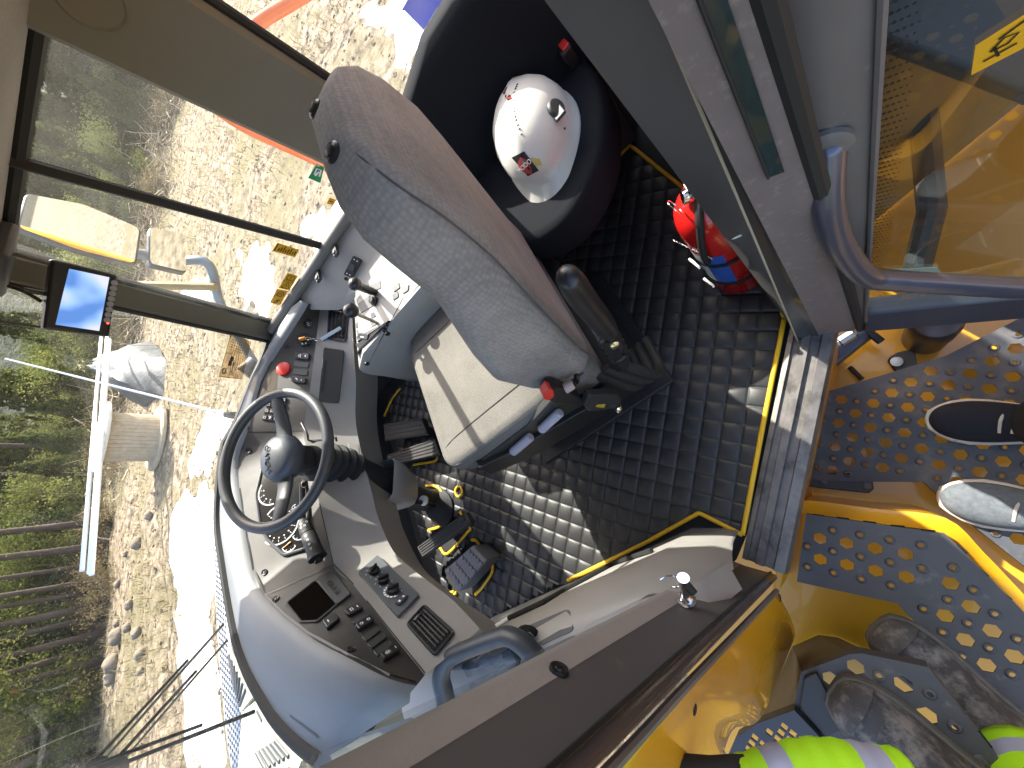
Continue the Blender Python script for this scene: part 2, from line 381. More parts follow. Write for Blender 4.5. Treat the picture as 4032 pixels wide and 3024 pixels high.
# right side: front pillar, mullion, rear pillar, sill rail
def rx(z): return 1.29 - .14 * (z - .72) / .64
def vpost(name, y0, y1, z0, z1, th, m, inset=0, lean_y=0):
    b = B(); rows = []
    for z in [z0 + (z1 - z0) * i / 6 for i in range(7)]:
        dy = lean_y * (z - .72) / .64
        rows.append([V((rx(z) - inset - th, y0 + dy + .012, z)), V((rx(z) - inset - th, y1 + dy - .012, z)), V((rx(z) - inset - th + .012, y1 + dy, z)), V((rx(z) - inset, y1 + dy, z)), V((rx(z) - inset, y0 + dy, z)), V((rx(z) - inset - th + .012, y0 + dy, z))])
    b.loft(rows, True, True); return obj(name, b, m, cab, smooth=40), b
M_pil = mat('olive_grey_pillar', '#6d6a60', .5, var=.05, bump=.15, bs=400)
# front right pillar follows the photograph's line
b = B(); a0 = V((1.29, 1.325, .69)); a1 = V((1.132, 1.14, 1.44)); ux = V((.7, .7, 0)); uy = V((.7, -.7, .0))
b.loft([[q for q in rrect(a0.lerp(a1, t), ux, uy, .035, .075, .012)] for t in (0, .25, .5, .75, 1)], True, True); obj('front_pillar', b, mat('dark_bronze_pillar', '#5d5a50', .45, .3, var=.08), cab)
b = B(); b.tube([a0 + uy * .042 - ux * .01, a1 + uy * .042 - ux * .01], .011, 8); b.tube([a0 - uy * .042 - ux * .005, a1 - uy * .042 - ux * .005], .008, 8); obj('weather_strip', b, M_rubber, cab)
vpost('window_mullion', .825, .852, .70, 1.44, .02, M_rubber)
rearp, rpb = vpost('rear_pillar', .345, .545, .70, 1.44, .035, M_pil)
b = B(); b.tube([V((rx(z) - .01, .338, z)) for z in (.7, 1., 1.44)], .011, 8); obj('weather_strip', b, M_rubber, cab)
S_rp = Surf(rpb)
spk, n_ = S_rp.at(400, 10)
b = B(); b.lathe([(.048, -.002), (.05, .004), (.046, .007), (.043, .005), (.041, .0045), (0, .0045)], V((rx(1.33) - .035, .44, 1.335)), V((-1, 0, -.2)), 36); obj('speaker_cover', b, M_pil, rearp)
# rails round the right window
rail = B(); rail.tube([V((1.275, -.1, .705)), V((1.275, 1.30, .705))], .021, 12); obj('window_rail', rail, mat('olive_rail_plastic', '#63605a', .4), cab)
b = B(); b.box((1.30, .6, .66), (.04, 1.5, .08)); obj('side_sill', b, M_dgrey, cab)
for y in (.80, .93):
    p = V((1.235, y, .695)); b = B(); b.box(p, (.05, .02, .012)); b.lathe([(.008, 0), (.008, .005), (0, .006)], p + V((-.012, 0, .006)), (0, 0, 1), 10); obj('rail_bracket', b, M_dgrey, cab)
hd = B(); hd.tube([V((1.148, -.1, 1.388)), V((1.148, 1.13, 1.388))], .016, 8); obj('header_seal', hd, M_rubber, cab)
b = B(); b.prism([(1.14, -.12, 1.395), (1.14, 1.13, 1.395), (.95, 1.16, 1.40), (.0, 1.16, 1.40), (-.03, .45, 1.40), (.35, -.06, 1.40)], (0, 0, .03)); obj('headliner', b, M_felt, cab, bevel=.01)
b = B(); b.prism([(1.2, -.3, 1.45), (1.2, 1.2, 1.45), (1.16, 1.52, 1.45), (.9, 1.66, 1.45), (.3, 1.66, 1.45), (-.08, 1.3, 1.45), (-.1, .4, 1.45), (.27, -.2, 1.45)], (0, 0, .09)); obj('roof', b, M_yellow, cab, bevel=.02)  # cab roof; unseen front overhang lengthened to shade the dash top
b = B(); b.box((1.07, 1.06, 1.385), (.12, .14, .035)); obj('visor_bracket', b, M_dgrey, cab, bevel=.012)
# panes of the right side
def pane(name, y0, y1, z0=.72, z1=1.40):
    b = B(); b.loft([[V((rx(z) + .004, y0, z)), V((rx(z) + .004, y1, z))] for z in (z0, 1.05, z1)]); return obj(name, b, M_glass, cab, smooth=180), b
pf, pfb = pane('side_window', .85, 1.31); pr_, prb = pane('side_window', .545, .826); pb_, pbb = pane('side_window', -.2, .335)
# rear wall below the rear window
b = B(); b.prism([(.46, -.21, -.01), (1.30, -.21, -.01), (1.30, -.21, .62), (.46, -.21, .62)], (0, -.03, 0)); obj('rear_wall', b, mat('dark_brown_trim', '#3a3433', .7), cab)
b = B(); b.prism([(.46, -.225, .63), (1.30, -.225, .63), (1.17, -.225, 1.40), (.42, -.225, 1.40)], (0, -.004, 0)); obj('rear_window', b, M_glass, cab)
b = B(); b.prism([(1.305, -.2, -.01), (1.305, 1.66, -.01), (1.305, 1.66, .5), (1.305, 1.32, .66), (1.305, -.2, .66)], (.03, 0, 0)); obj('side_wall', b, M_dgrey, cab)
b = B(); b.prism([(-.1, 1.655, -.02), (1.3, 1.655, -.02), (1.3, 1.655, .5), (-.1, 1.655, .5)], (0, .02, 0)); obj('front_wall', b, M_dgrey, cab)
# moulded panel low on the left, from the door to the dash
sp = B(); rows = []
for y, wob in ((.30, .0), (.33, .0), (.42, .0), (.55, 0), (.70, 0), (.85, 0), (1.0, 0), (1.3, 0)):
    e = max(0, (.40 - y) / .1) if y < .40 else 0
    zt = .26 if y < .32 else (.40 if y < .35 else .46)
    rows.append([V((-.012 - .05 * e, y, -.004)), V((-.016 - .05 * e, y, .05)), V((-.028 - .05 * e, y, zt * .55)), V((-.045 - .05 * e, y, zt * .80)), V((-.060 - .05 * e, y, zt * .94)), V((-.078 - .04 * e, y, zt)), V((-.10, y, zt + .015)), V((-.155, y, zt + .02))])
sp.loft(rows); spo = obj('side_panel', sp, M_dash, cab, smooth=60)
S_sp = Surf(sp)
b, n_ = plate(S_sp, [(2037, 2484), (2243, 2396), (2261, 2484), (2104, 2554)], .001, .0012, .15); obj('pocket', b, mat('shadow_grey_plastic', '#4a4b4d', .6), spo)
b, n_ = plate(S_sp, [(2290, 2470), (2580, 2330), (2640, 2350), (2560, 2410), (2330, 2520)], .002, .0012, .2); obj('rib', b, M_dash, spo, bevel=.002)
for q in ((2600, 2385), (2640, 2365)): screw(S_sp, *q, spo, .008)
b = B(); b.tube([S_sp.at(*q)[0] + V((.006, 0, .006)) for q in ((2010, 2440), (2150, 2375), (2300, 2290), (2420, 2225), (2560, 2150))], .007, 6); obj('edge_seal', b, M_rubber, spo)
b = B(); b.tube([S_sp.at(*q)[0] + V((.004, 0, .012)) for q in ((1960, 2470), (1990, 2452), (2030, 2425))], .006, 6); obj('edge_clip', b, M_white, spo)
# stickers on the panes
M_stick = mat('yellow_decal', (.72, .36, .015), .4); M_ink = mat('black_print', (.02, .015, .01), .5); M_green = mat('green_decal', (.0, .28, .09), .4)
S_pf = Surf(B().add(pfb.v, pfb.f)); S_pr = Surf(prb)
def decal(surf, quad, m, parent, lines, label=None, ink=None):
    """quad: 4 px corners a,b,c,d; lines: printed strokes in unit square coords"""
    ps, n = surf.poly(quad); n = -n if n.dot(EYE - ps[0]) < 0 else n
    b = B(); b.add([p + n * .0015 for p in ps], [(0, 1, 2, 3)]); b.m = 1
    def uv(u, v_): return ps[0].lerp(ps[1], u).lerp(ps[3].lerp(ps[2], u), v_)
    for wd, pts in lines: ribbon(b, [uv(*q) for q in pts], n, wd, .0025)
    o = obj('decal', b, [m, ink or M_ink], parent, recalc=False, smooth=0); 
    if label: o['label'] = label
    return o
tri = [(.25, .8), (.75, .8), (.5, .2), (.25, .8)]
decal(S_pf, [(1071, 987), (1161, 1012), (1178, 982), (1091, 954)], M_stick, pf, [(.003, [(.06, .1), (.06, .9)])] + [(.004, [(.2 + i * .1, .2), (.2 + i * .1, .55 + .3 * ((i * 7) % 3) / 2)]) for i in range(8)])
decal(S_pf, [(1097, 1133), (1139, 1142), (1173, 1085), (1131, 1073)], M_stick, pf, [(.003, [(.15, .1), (.85, .1), (.5, .48), (.15, .1)]), (.003, [(.5, .16), (.5, .32)]), (.003, [(.2, .62), (.8, .62), (.8, .9), (.2, .9), (.2, .62)]), (.002, [(.5, .62), (.5, .9)]), (.0015, [(0, .52), (1, .52)])])
decal(S_pf, [(1061, 1191), (1102, 1201), (1134, 1145), (1091, 1136)], M_stick, pf, [(.006, [(.3, .1), (.65, .2)]), (.006, [(.4, .25), (.7, .33)]), (.003, [(.5 + .28 * math.cos(a), .72 + .16 * math.sin(a)) for a in [i * .63 for i in range(11)]]), (.003, [(.42, .78), (.42, .66), (.58, .78), (.58, .66)]), (.002, [(.1, .5), (.25, .7)])])
decal(S_pr, [(1212, 699), (1261, 720), (1276, 656), (1246, 644)], M_green, pr_, [(.005, [(.3, .35), (.25, .75), (.75, .75), (.75, .35)]), (.006, [(.4, .3), (.5, .5), (.62, .62)]), (.004, [(.1, .92), (.4, .95)])], ink=M_white)
decal(S_pr, [(1285, 800), (1310, 806), (1322, 786), (1298, 776)], M_stick, pr_, [(.003, [(.2, .5), (.8, .5)])])
M_film = glass('tinted_film', (.62, .5, .36), .3, 1.1)
q = [(860, 1485), (951, 1494), (987, 1345), (908, 1312)]
ch = [(.0016, [(.0, .02), (1, .02), (1, .98), (0, .98), (0, .02)])] + [(.0012, [(.15 + .11 * i, .62), (.35 + .08 * i, .06)]) for i in range(8)] + [(.0012, [(.08, .64 + .06 * i), (1, .64 + .06 * i)]) for i in range(6)] + [(.0012, [(.2 + .1 * i, .62), (.2 + .1 * i, .98)]) for i in range(8)] + [(.012, [(.30, .28), (.34, .50)]), (.004, [(.08, .1), (.2, .1), (.2, .2), (.08, .2), (.08, .1)])]
decal(S_ws, q, M_film, wind, ch)

# ================================================================== GRAB HANDLE, GLOVES, LATCH
h = thing('grab_handle', 'dark blue-grey moulded grab handle beside the left end of the dash', 'handle', (-.05, .8, .45))
pth = [(-.12, 1.0, .55), (-.085, .985, .56), (-.06, .955, .562), (-.049, .91, .562), (-.049, .76, .562), (-.058, .715, .562), (-.085, .685, .56), (-.13, .665, .55)]
b = B(); b.tube(cr(pth, 6), .020, 14, flat=1.25); obj('grip', b, mat('blue_grey_rubber', '#383c42', .45, bump=.2, bs=500), h)
for y in (1.005, .66):
    b = B(); b.lathe([(.03, 0), (.03, .01), (.02, .02)], (-.145, y, .545), (1, 0, .2), 16); obj('mount', b, M_dgrey, h)
gl = thing('work_glove', 'crumpled black and grey work glove with sewn white label behind the grab handle', 'glove', (-.1, .8, .45))
rows = []
for i in range(9):
    t = i / 8; c = V((-.088, .74 + .2 * t, .50 + .01 * math.sin(t * 9))); rr = .035 * (1 - .55 * t) + .008 * math.sin(t * 14)
    rows.append([c + V((math.cos(a) * rr * .8 + .004 * math.sin(3 * a + i), math.sin(a * 2 + i) * .004, math.sin(a) * rr * (1.1 + .2 * math.cos(a * 3 + i * 2)))) for a in [2 * math.pi * k / 16 for k in range(16)]])
b = B(); b.loft(rows, True, True); obj('hand_part', b, mat('dark_grey_cloth', '#55585c', .9, var=.2, vs=60, bump=.6, bs=150, bdist=.003), gl, smooth=180)
b = B(); b.tube([V((-.088 + .032 * math.cos(a), .735, .50 + .045 * math.sin(a))) for a in [2 * math.pi * k / 20 for k in range(20)]], .008, 8, closed=True); obj('cuff', b, mat('black_cloth', (.015, .015, .016), .9), gl)
b = B(); q0 = V((-.062, .745, .535)); b.add([q0, q0 + V((.0, .05, .006)), q0 + V((-.016, .05, .03)), q0 + V((-.016, .0, .024))], [(0, 1, 2, 3)]); o = obj('label_tag', b, mat('white_cloth_label', '#b9b3aa', .8), gl); text('print', '11', q0 + V((-.006, .012, .016)), (0, 1, .12), (-.5, 0, .85), .016, M_ink, o); text('print', '0130', q0 + V((-.004, .034, .016)), (0, 1, .12), (-.5, 0, .85), .011, M_ink, o)
for k in range(3):
    b = B(); b.tube(cr([V((-.085 + .012 * k, .9, .50)), V((-.075 + .012 * k, .96, .515 - .01 * k)), V((-.07 + .014 * k, 1.0, .505 - .012 * k))], 4), [.013] * 8 + [.008], 8); obj('finger', b, MATS['dark_grey_cloth'], gl, smooth=180)
lt = thing('latch_pin', 'chrome door striker pin with wire ring on the front door pillar', 'latch', pz(2700, 2330, .49))
p0 = pz(2705, 2365, .49); p1 = pz(2690, 2275, .54)
ax = (p1 - p0).normalized(); L = (p1 - p0).length
b = B(); b.lathe([(.016, 0), (.016, .005), (.011, .006), (.011, .012), (.0075, .013), (.0075, L * .7), (.0105, L * .72), (.0105, L), (0, L)], p0, ax, 18); obj('pin', b, M_chrome, lt)
b = B(); c = pz(2650, 2290, .52); u1 = V((.5, .6, .6)).normalized(); u2 = V((.3, -.75, .55)).normalized()
b.tube([c + (u1 * math.cos(a) + u2 * math.sin(a)) * .022 for a in [2 * math.pi * k / 22 for k in range(17)]], .0018, 6); obj('wire_ring', b, M_chrome, lt)
b = B(); b.lathe([(.007, 0), (.007, .016), (.006, .017)], p1 + V((-.012, .0, 0)), V((-.6, -.2, .1)), 12); obj('rubber_stop', b, M_rubber, lt)
# ================================================================== DASHBOARD
N = 61
def row(lst): return resamp(cr([pz(x, y, z) if len(q) == 3 else V(q[0]) for q in lst for (x, y, z) in [q if len(q) == 3 else (0, 0, 0)]], 5), N)
r0 = row([(1890, 2475, .48), (1780, 2360, .48), (1680, 2285, .48), (1600, 2220, .48), (1542, 2160, .48), (1485, 2027, .48), (1466, 1945, .48), (1427, 1802, .48), (1400, 1650, .48), (1402, 1514, .485), (1394, 1400, .52), (1389, 1300, .55), (1386, 1222, .565)])
r1 = row([(1673, 2658, .64), (1570, 2530, .64), (1470, 2402, .64), (1388, 2300, .64), (1311, 2223, .64), (1258, 1983, .64), (1225, 1840, .64), (1208, 1767, .64), (1195, 1690, .635), (1220, 1533, .63), (1238, 1400, .62), (1252, 1280, .61), (1262, 1197, .605)])
r2 = row([(1640, 2700, .70), (1533, 2673, .75), (1368, 2588, .78), (1210, 2499, .78), (1039, 2344, .78), (995, 2245, .78), (954, 2008, .78), (938, 1860, .78), (945, 1780, .78), (977, 1694, .77), (1033, 1504, .74), (1075, 1419, .72), (1189, 1242, .68), (1215, 1196, .675)])
FT = resamp(FOOT, N)
r3 = [p + V((0, 0, -.005)) for p in FT]
r3[-1] = V((1.27, 1.29, .69))
def inset(p, d, dz): 
    q = outw(p, d); return V((q.x, q.y, p.z + dz))
r2b = [inset(p, .022, .022) for p in r2]; r2c = [a.lerp(c, .25) + V((0, 0, .012)) for a, c in zip(r2b, r3)]
rm = [a.lerp(c, .5) + V((0, 0, -.012)) for a, c in zip(r0, r1)]
ru = [outw(p, .10) + V((0, 0, -.16)) for p in r0]; ru2 = [outw(p, .02) + V((0, 0, -.02)) for p in r0]
dash = thing('dashboard', 'curved grey dashboard with dark instrument panel wrapping round the steering wheel', 'dashboard', (.63, 1.35, 0))
bl = B(); bl.loft([ru, ru2, r0, rm, r1]); lowp = obj('lower_panel', bl, M_dash, dash, smooth=50)
bi = B(); bi.loft([r1, [a.lerp(c, .5) for a, c in zip(r1, r2)], r2]); inst = obj('instrument_panel', bi, M_inst, dash, smooth=50)
bt = B(); bt.loft([r2, [inset(p, .006, .016) for p in r2], r2b, r2c, [a.lerp(c, .6) + V((0, 0, .006)) for a, c in zip(r2b, r3)], r3, [p + V((0, 0, -.12)) for p in r3]]); dtop = obj('dash_top', bt, M_dashtop, dash, smooth=60)
S_d = Surf(B().add(bl.v, bl.f).add(bi.v, bi.f).add(bt.v, bt.f))
def line(pxs, m, parent, wid=.003, name='joint_line', closed=False, lift=.0008, surf=None):
    hs = [(surf or S_d).at(*q) for q in pxs]; n = sum((h_[1] for h_ in hs), V()).normalized(); b = B(); ribbon(b, [h_[0] for h_ in hs], n, wid, lift, closed); return obj(name, b, m, parent, recalc=False, smooth=0)
def seg(a, c, n=6): return [(a[0] + (c[0] - a[0]) * i / n, a[1] + (c[1] - a[1]) * i / n) for i in range(n + 1)]
line(seg((1311, 2223), (1045, 2344)), M_black, inst, .003); line(seg((1194, 1697), (977, 1702)), M_black, inst, .003)
line([(1673, 2650), (1570, 2523), (1470, 2398), (1388, 2297), (1311, 2220), (1285, 2100), (1258, 1983)], M_black, inst, .003)
line([(1636, 2688), (1533, 2660), (1368, 2577), (1210, 2490), (1120, 2420), (1041, 2340), (999, 2245), (975, 2119), (958, 2008), (945, 1922)], M_black, inst, .006)
line([(1070, 1424), (1030, 1506), (977, 1690), (952, 1770)], M_black, inst, .004)
line(seg((1300, 2905), (1253, 2866)) if False else [(1142, 2817), (1200, 2862), (1253, 2905)], M_black, dtop, .004)
for q in ((979, 1773), (1042, 2254), (1087, 2360), (1383, 2559), (1129, 1365)): screw(S_d, *q, inst, .009)
# switches
M_sw = mat('switch_black', (.02, .02, .022), .4, bump=.1, bs=400)
M_blank = mat('switch_blank_grey', '#3f4041', .5)
def uvq(ps, u, v_): return ps[0].lerp(ps[1], u).lerp(ps[3].lerp(ps[2], u), v_)
def switch(quad, raised, sym=(), m=None, surf=None, parent=None, led=None):
    sf = surf or S_d; ps, n = sf.poly(quad); h_ = .010 if raised else .003
    b = B(); b.prism([p - n * .004 for p in sf.poly(rpoly(quad, .16))[0]], n * (h_ + .004))
    o = obj('switch', b, m or (M_sw if raised else M_blank), parent or inst, bevel=.0025)
    top = [p + n * h_ for p in ps]
    if sym or led:
        b = B()
        for wd, pts in sym: ribbon(b, [uvq(top, *q) for q in pts], n, wd, .0006)
        if led: ribbon(b, [uvq(top, *led), uvq(top, led[0], led[1] + .3)], n, .003, .0006)
        obj('symbol', b, M_white, o, recalc=False, smooth=0)
    return o
circ = lambda u, v_, r_, n=9, a0=0, a1=6.3: [(u + r_ * math.cos(a0 + (a1 - a0) * i / (n - 1)), v_ + r_ * 1.5 * math.sin(a0 + (a1 - a0) * i / (n - 1))) for i in range(n)]
switch([(1167, 1390), (1222, 1394), (1219, 1419), (1165, 1414)], 1, [(.003, [(.25, .5), (.42, .25), (.42, .75), (.25, .5)])], led=(.75, .35))
switch([(1162, 1419), (1219, 1427), (1216, 1451), (1157, 1443)], 0); switch([(1157, 1451), (1214, 1459), (1211, 1482), (1154, 1474)], 0)
switch([(1154, 1482), (1209, 1490), (1206, 1512), (1151, 1506)], 1, [(.004, [(.3, .3), (.4, .45), (.45, .6)])], led=(.72, .35))
sun_sym = [(.002, circ(.3, .5, .08))] + [(.002, [(.3 + .11 * math.cos(a), .5 + .17 * math.sin(a)), (.3 + .16 * math.cos(a), .5 + .25 * math.sin(a))]) for a in [i * .785 for i in range(8)]]
switch([(1355, 2415), (1410, 2383), (1431, 2402), (1374, 2432)], 1, [(.002, [(.3, .3), (.45, .3), (.45, .7), (.3, .7), (.3, .3)])], led=(.78, .35))
switch([(1383, 2446), (1442, 2418), (1454, 2427), (1394, 2460)], 0)
switch([(1397, 2468), (1454, 2432), (1474, 2453), (1413, 2491)], 1, [(.002, circ(.27, .5, .09)), (.002, circ(.72, .5, .09))])
for q in ([(1424, 2511), (1480, 2468), (1499, 2483), (1442, 2529)], [(1445, 2538), (1505, 2494), (1522, 2510), (1466, 2557)], [(1469, 2567), (1530, 2522), (1548, 2541), (1486, 2587)]): switch(q, 0)
switch([(1491, 2589), (1553, 2546), (1573, 2570), (1511, 2608)], 1, sun_sym, led=(.8, .35))
switch([(1270, 2453), (1320, 2424), (1340, 2445), (1290, 2485)], 1, m=M_black, led=(.3, .35))
# red stop button, round knob, ignition
p, n = S_d.at(1118, 1453); b = B(); b.lathe([(.027, -.004), (.027, .004), (.026, .008), (.02, .0105), (0, .012)], p, n, 28); obj('stop_button', b, mat('red_plastic', (.62, .03, .02), .4), inst)
p, n = S_d.at(1210, 1273); b = B(); b.lathe([(.019, -.004), (.019, .006), (.016, .009), (.013, .007), (0, .007)], p, n, 24); o = obj('round_knob', b, M_black, inst); b = B(); u1 = (V((1, 0, 0)) - n * n.x).normalized(); u2 = n.cross(u1); ribbon(b, [p + n * .008 + u1 * x + u2 * y for x, y in ((-.006, -.006), (-.002, .004), (.002, -.003), (.006, .006))], n, .002); obj('symbol', b, M_white, o, recalc=False, smooth=0)
p, n = S_d.at(1200, 1341); b = B(); b.lathe([(.024, -.004), (.024, .008), (.021, .012), (.012, .012), (.010, .006), (0, .006)], p, n, 26); ign = obj('ignition_switch', b, M_black, inst); PIGN, NIGN = p.copy(), n.copy()
b = B(); u1 = (V((1, 0, 0)) - n * n.x).normalized(); u2 = n.cross(u1)
for a in (2.6, 3.4): b.box(p + n * .0125 + (u1 * math.cos(a) + u2 * math.sin(a)) * .0165, (.007, .004, .001), (u1, u2, n))
obj('symbol', b, M_white, ign)
# keypad
kq = [(1030, 1655), (1120, 1662), (1131, 1566), (1062, 1560)]
b, n = plate(S_d, kq, .003, 0, .08); kp = obj('keypad', b, M_black, inst, bevel=.002); ps, n = S_d.poly(kq)
for i in range(4):
    for j in range(4):
        c = uvq(ps, .13 + .245 * i, .12 + .25 * j + (.03 if j else 0)) + n * .004; ux = (ps[1] - ps[0]).normalized(); uy = n.cross(ux)
        b = B(); b.box(c, (.016, .017, .003), (ux, uy, n)); k_ = obj('key', b, M_dgrey, kp, bevel=.0015)
        if (i + j) % 4 != 3:
            b = B(); c2 = c + n * .0018
            if j == 0 and i in (1, 2): s_ = 1 if i == 1 else -1; ribbon(b, [c2 - uy * .004, c2 + uy * .004], n, .003); ribbon(b, [c2 + uy * .001 * 0 - ux * .004 + uy * .002 * s_, c2 + uy * .005 * s_, c2 + ux * .004 + uy * .002 * s_], n, .002)
            else: ribbon(b, [c2 - ux * .004 - uy * .003, c2 + ux * .004 - uy * .003, c2 + ux * .004 + uy * .003, c2 - ux * .004 + uy * .003], n, .0014, closed=True)
            obj('symbol', b, M_white, k_, recalc=False, smooth=0)
# air vents
def vent(quad, parent, nl, cross, lever=None):
    ps, n = S_d.poly(rpoly(quad, .1)); b = B(); b.prism([p - n * .003 for p in ps], n * .006); o = obj('air_vent', b, M_black, parent, bevel=.002)
    qs, n = S_d.poly(quad); c = sum(qs, V()) / 4
    ins = [c + (q - c) * .86 for q in qs]
    b = B(); b.prism([q + n * .0031 for q in ins], n * .0006); obj('duct', b, mat('deep_black', (.003, .003, .003), .9), o)
    b = B(); N_ = len(ps); ring = [p + n * .003 for p in ps]; b.tube(ring, .0035, 6, closed=True); obj('bezel', b, M_blackm, o)
    for i in range(nl):
        t = (i + .7) / (nl + .4); a_, c_ = (uvq(ins, t, .03), uvq(ins, t, .97)) if not cross else (uvq(ins, .03, t), uvq(ins, .97, t))
        b = B(); b.tube([a_ + n * .006, c_ + n * .006], .0026, 6, flat=.6); obj('slat', b, M_dgrey, o)
    for i in range(5):
        t = (i + .5) / 5; a_, c_ = (uvq(ins, .04, t), uvq(ins, .96, t)) if not cross else (uvq(ins, t, .04), uvq(ins, t, .96))
        b = B(); b.tube([a_ + n * .0042, c_ + n * .0042], .0014, 5); obj('fin', b, M_black, o)
    if lever:
        a_, c_ = S_d.at(*lever[0])[0] + n * .008, S_d.at(*lever[1])[0] + n * .008; b = B(); b.tube([a_, a_.lerp(c_, .5) + n * .003, c_], .0035, 8); obj('thumb_lever', b, M_chrome, o)
vent([(1670, 2386), (1788, 2494), (1714, 2584), (1603, 2460)], lowp, 5, True, ((1663, 2418), (1630, 2452)))
vent([(1300, 1213), (1376, 1223), (1362, 1345), (1292, 1334)], lowp, 4, False, ((1322, 1226), (1352, 1229)))
# drawer
b, n = plate(S_d, [(1275, 1368), (1356, 1381), (1336, 1587), (1254, 1582)], .004, 0, .06); dr = obj('drawer_front', b, M_inst, lowp, bevel=.002)
line(seg((1283, 1420), (1268, 1545)), M_black, dr, .006, 'finger_slot', lift=.0052)
b, n = plate(S_d, [(1372, 1745), (1412, 1752), (1416, 1790), (1375, 1785)], .001, 0, .1); obj('cover_cap', b, M_dash, lowp, bevel=.001)
# climate panel
hq = [(1411, 2262), (1487, 2195), (1652, 2351), (1568, 2437)]
b, n = plate(S_d, hq, .010, 0, .04); hv = obj('climate_panel', b, mat('climate_grey', '#5b5f61', .4, var=.05), lowp, bevel=.004)
ps, n = S_d.poly(hq); ps = [p + n * .0102 for p in ps]; ux = (ps[1] - ps[0]).normalized(); uy = n.cross(ux)
for q, (px, py) in enumerate(((1473, 2252), (1510, 2287), (1548, 2326))):
    c = pp(px, py, ps[0], n); b = B(); b.lathe([(.017, 0), (.016, .010), (.014, .012), (0, .012)], c, n, 26)
    d = (ux * .9 - uy * (.6 if q else -.2)).normalized(); b.box(c + n * .014, (.032, .008, .012), (d, n.cross(d), n)); k_ = obj('knob', b, M_black, hv, bevel=.002)
    b = B()
    for i in range(11):
        a = .9 + i * .42; e = c + (ux * math.cos(a) + uy * math.sin(a)) * .024
        if q == 2 and i < 8: ribbon(b, [e, c + (ux * math.cos(a + .3) + uy * math.sin(a + .3)) * .024], n, .006)
        elif i % 2 == 0: ribbon(b, [e - ux * .0015, e + ux * .0015], n, .003)
    obj('scale_mark', b, M_white, hv, recalc=False, smooth=0)
for px, py in ((1589, 2351), (1573, 2369)):
    c = pp(px, py, ps[0], n); d = (pp(1620, 2320, ps[0], n) - pp(1540, 2400, ps[0], n)).normalized(); b = B(); b.box(c, (.018, .018, .005), (d, n.cross(d), n)); k_ = obj('button', b, M_dgrey, hv, bevel=.002)
    b = B(); b.box(c + n * .0028, (.006, .006, .0006), (d, n.cross(d), n)); obj('symbol', b, M_white, k_)
# storage tray
b, n = plate(S_d, [(1128, 2376), (1246, 2283), (1330, 2380), (1250, 2448), (1185, 2450)], .0005, .0012, .08); obj('tray_shade_patch', b, mat('recess_shade_black', (.006, .005, .004), 1, spec=0), inst)  # flat patch; its black paints in the shaded depth of the tray
ps, n = S_d.poly(rpoly([(1128, 2376), (1246, 2283), (1330, 2380), (1250, 2448), (1185, 2450)], .08)); b = B(); b.tube([p + n * .001 for p in ps], .004, 6, closed=True); obj('tray_rim', b, M_inst, inst)
lq = [(1246, 2281), (1313, 2250), (1385, 2343), (1327, 2387)]
b, n = plate(S_d, lq, .008, 0, .08); lid = obj('tray_lid', b, M_dgrey, inst, bevel=.003); ps, n = S_d.poly(lq)
text('lettering', 'VOLVO', uvq(ps, .45, .55) + n * .0088, ps[0] - ps[3], n.cross(ps[0] - ps[3]), .022, mat('embossed_grey', '#2e3032', .4), lid)
# gauge cluster
cq = [(1040, 1830), (1012, 1950), (1028, 2072), (1058, 2128), (1122, 2187), (1220, 2156), (1214, 2000), (1192, 1830)]
b, n = plate(S_d, cq, .0035, 0, .12); cl = obj('gauge_cluster', b, mat('gauge_face', (.012, .014, .016), .12, spec=.6), inst)
ps, n = S_d.poly(rpoly(cq, .12)); b = B(); b.tube([p + n * .003 for p in ps], .006, 8, closed=True); obj('bezel', b, M_dgrey, cl)
n = S_d.poly(cq)[1]; P0 = S_d.at(1110, 2000)[0] + n * .0042; uy = (pp(1060, 2000, P0, n) - P0).normalized(); ux = uy.cross(n)
M_org = mat('orange_needle', (.8, .3, .02), .4); M_gy = mat('grey_print', (.35, .36, .36), .6); M_redp = mat('red_print', (.5, .02, .02), .5)
def dial(px, py, r_, a0, a1, nt_, needle=None, ticks=True):
    c = pp(px, py, P0, n); b = B(); arc = [c + (ux * math.cos(a0 + (a1 - a0) * i / 20) + uy * math.sin(a0 + (a1 - a0) * i / 20)) * r_ for i in range(21)]
    ribbon(b, arc, n, .0022 if nt_ < 8 else .005, .0003)
    for i in range(nt_):
        a = a0 + (a1 - a0) * i / (nt_ - 1); d = ux * math.cos(a) + uy * math.sin(a); ribbon(b, [c + d * r_ * .78, c + d * r_ * .9], n, .0018, .0003)
        if nt_ >= 8: e = c + d * r_ * .68; b.box(e, (.004, .005, .0004), (ux, uy, n))
    o = obj('dial', b, M_gy if nt_ >= 8 else M_white, cl, recalc=False, smooth=0)
    if needle is not None:
        d = ux * math.cos(needle) + uy * math.sin(needle); b = B(); b.tube([c - d * r_ * .2 + n * .001, c + d * r_ * .85 + n * .001], [.0025, .001], 6); obj('needle', b, M_org, cl)
dial(1103, 2062, .066, 2.6, 7.4, 13, None); dial(1077, 1925, .055, 1.2, 5.2, 9, None)
dial(1182, 2092, .026, 2.2, 4.4, 4, .5); dial(1140, 2138, .026, 2.2, 4.4, 4, 2.3)
text('lettering', 'VOLVO', pp(1160, 1985, P0, n), ux, uy, .016, M_gy, cl)
c = pp(1192, 2118, P0, n); b = B(); ribbon(b, [c + ux * x + uy * y for x, y in ((-.005, -.005), (.004, -.005), (.004, .005), (-.005, .005))], n, .0018, .0004, True); obj('symbol', b, M_white, cl, recalc=False, smooth=0)
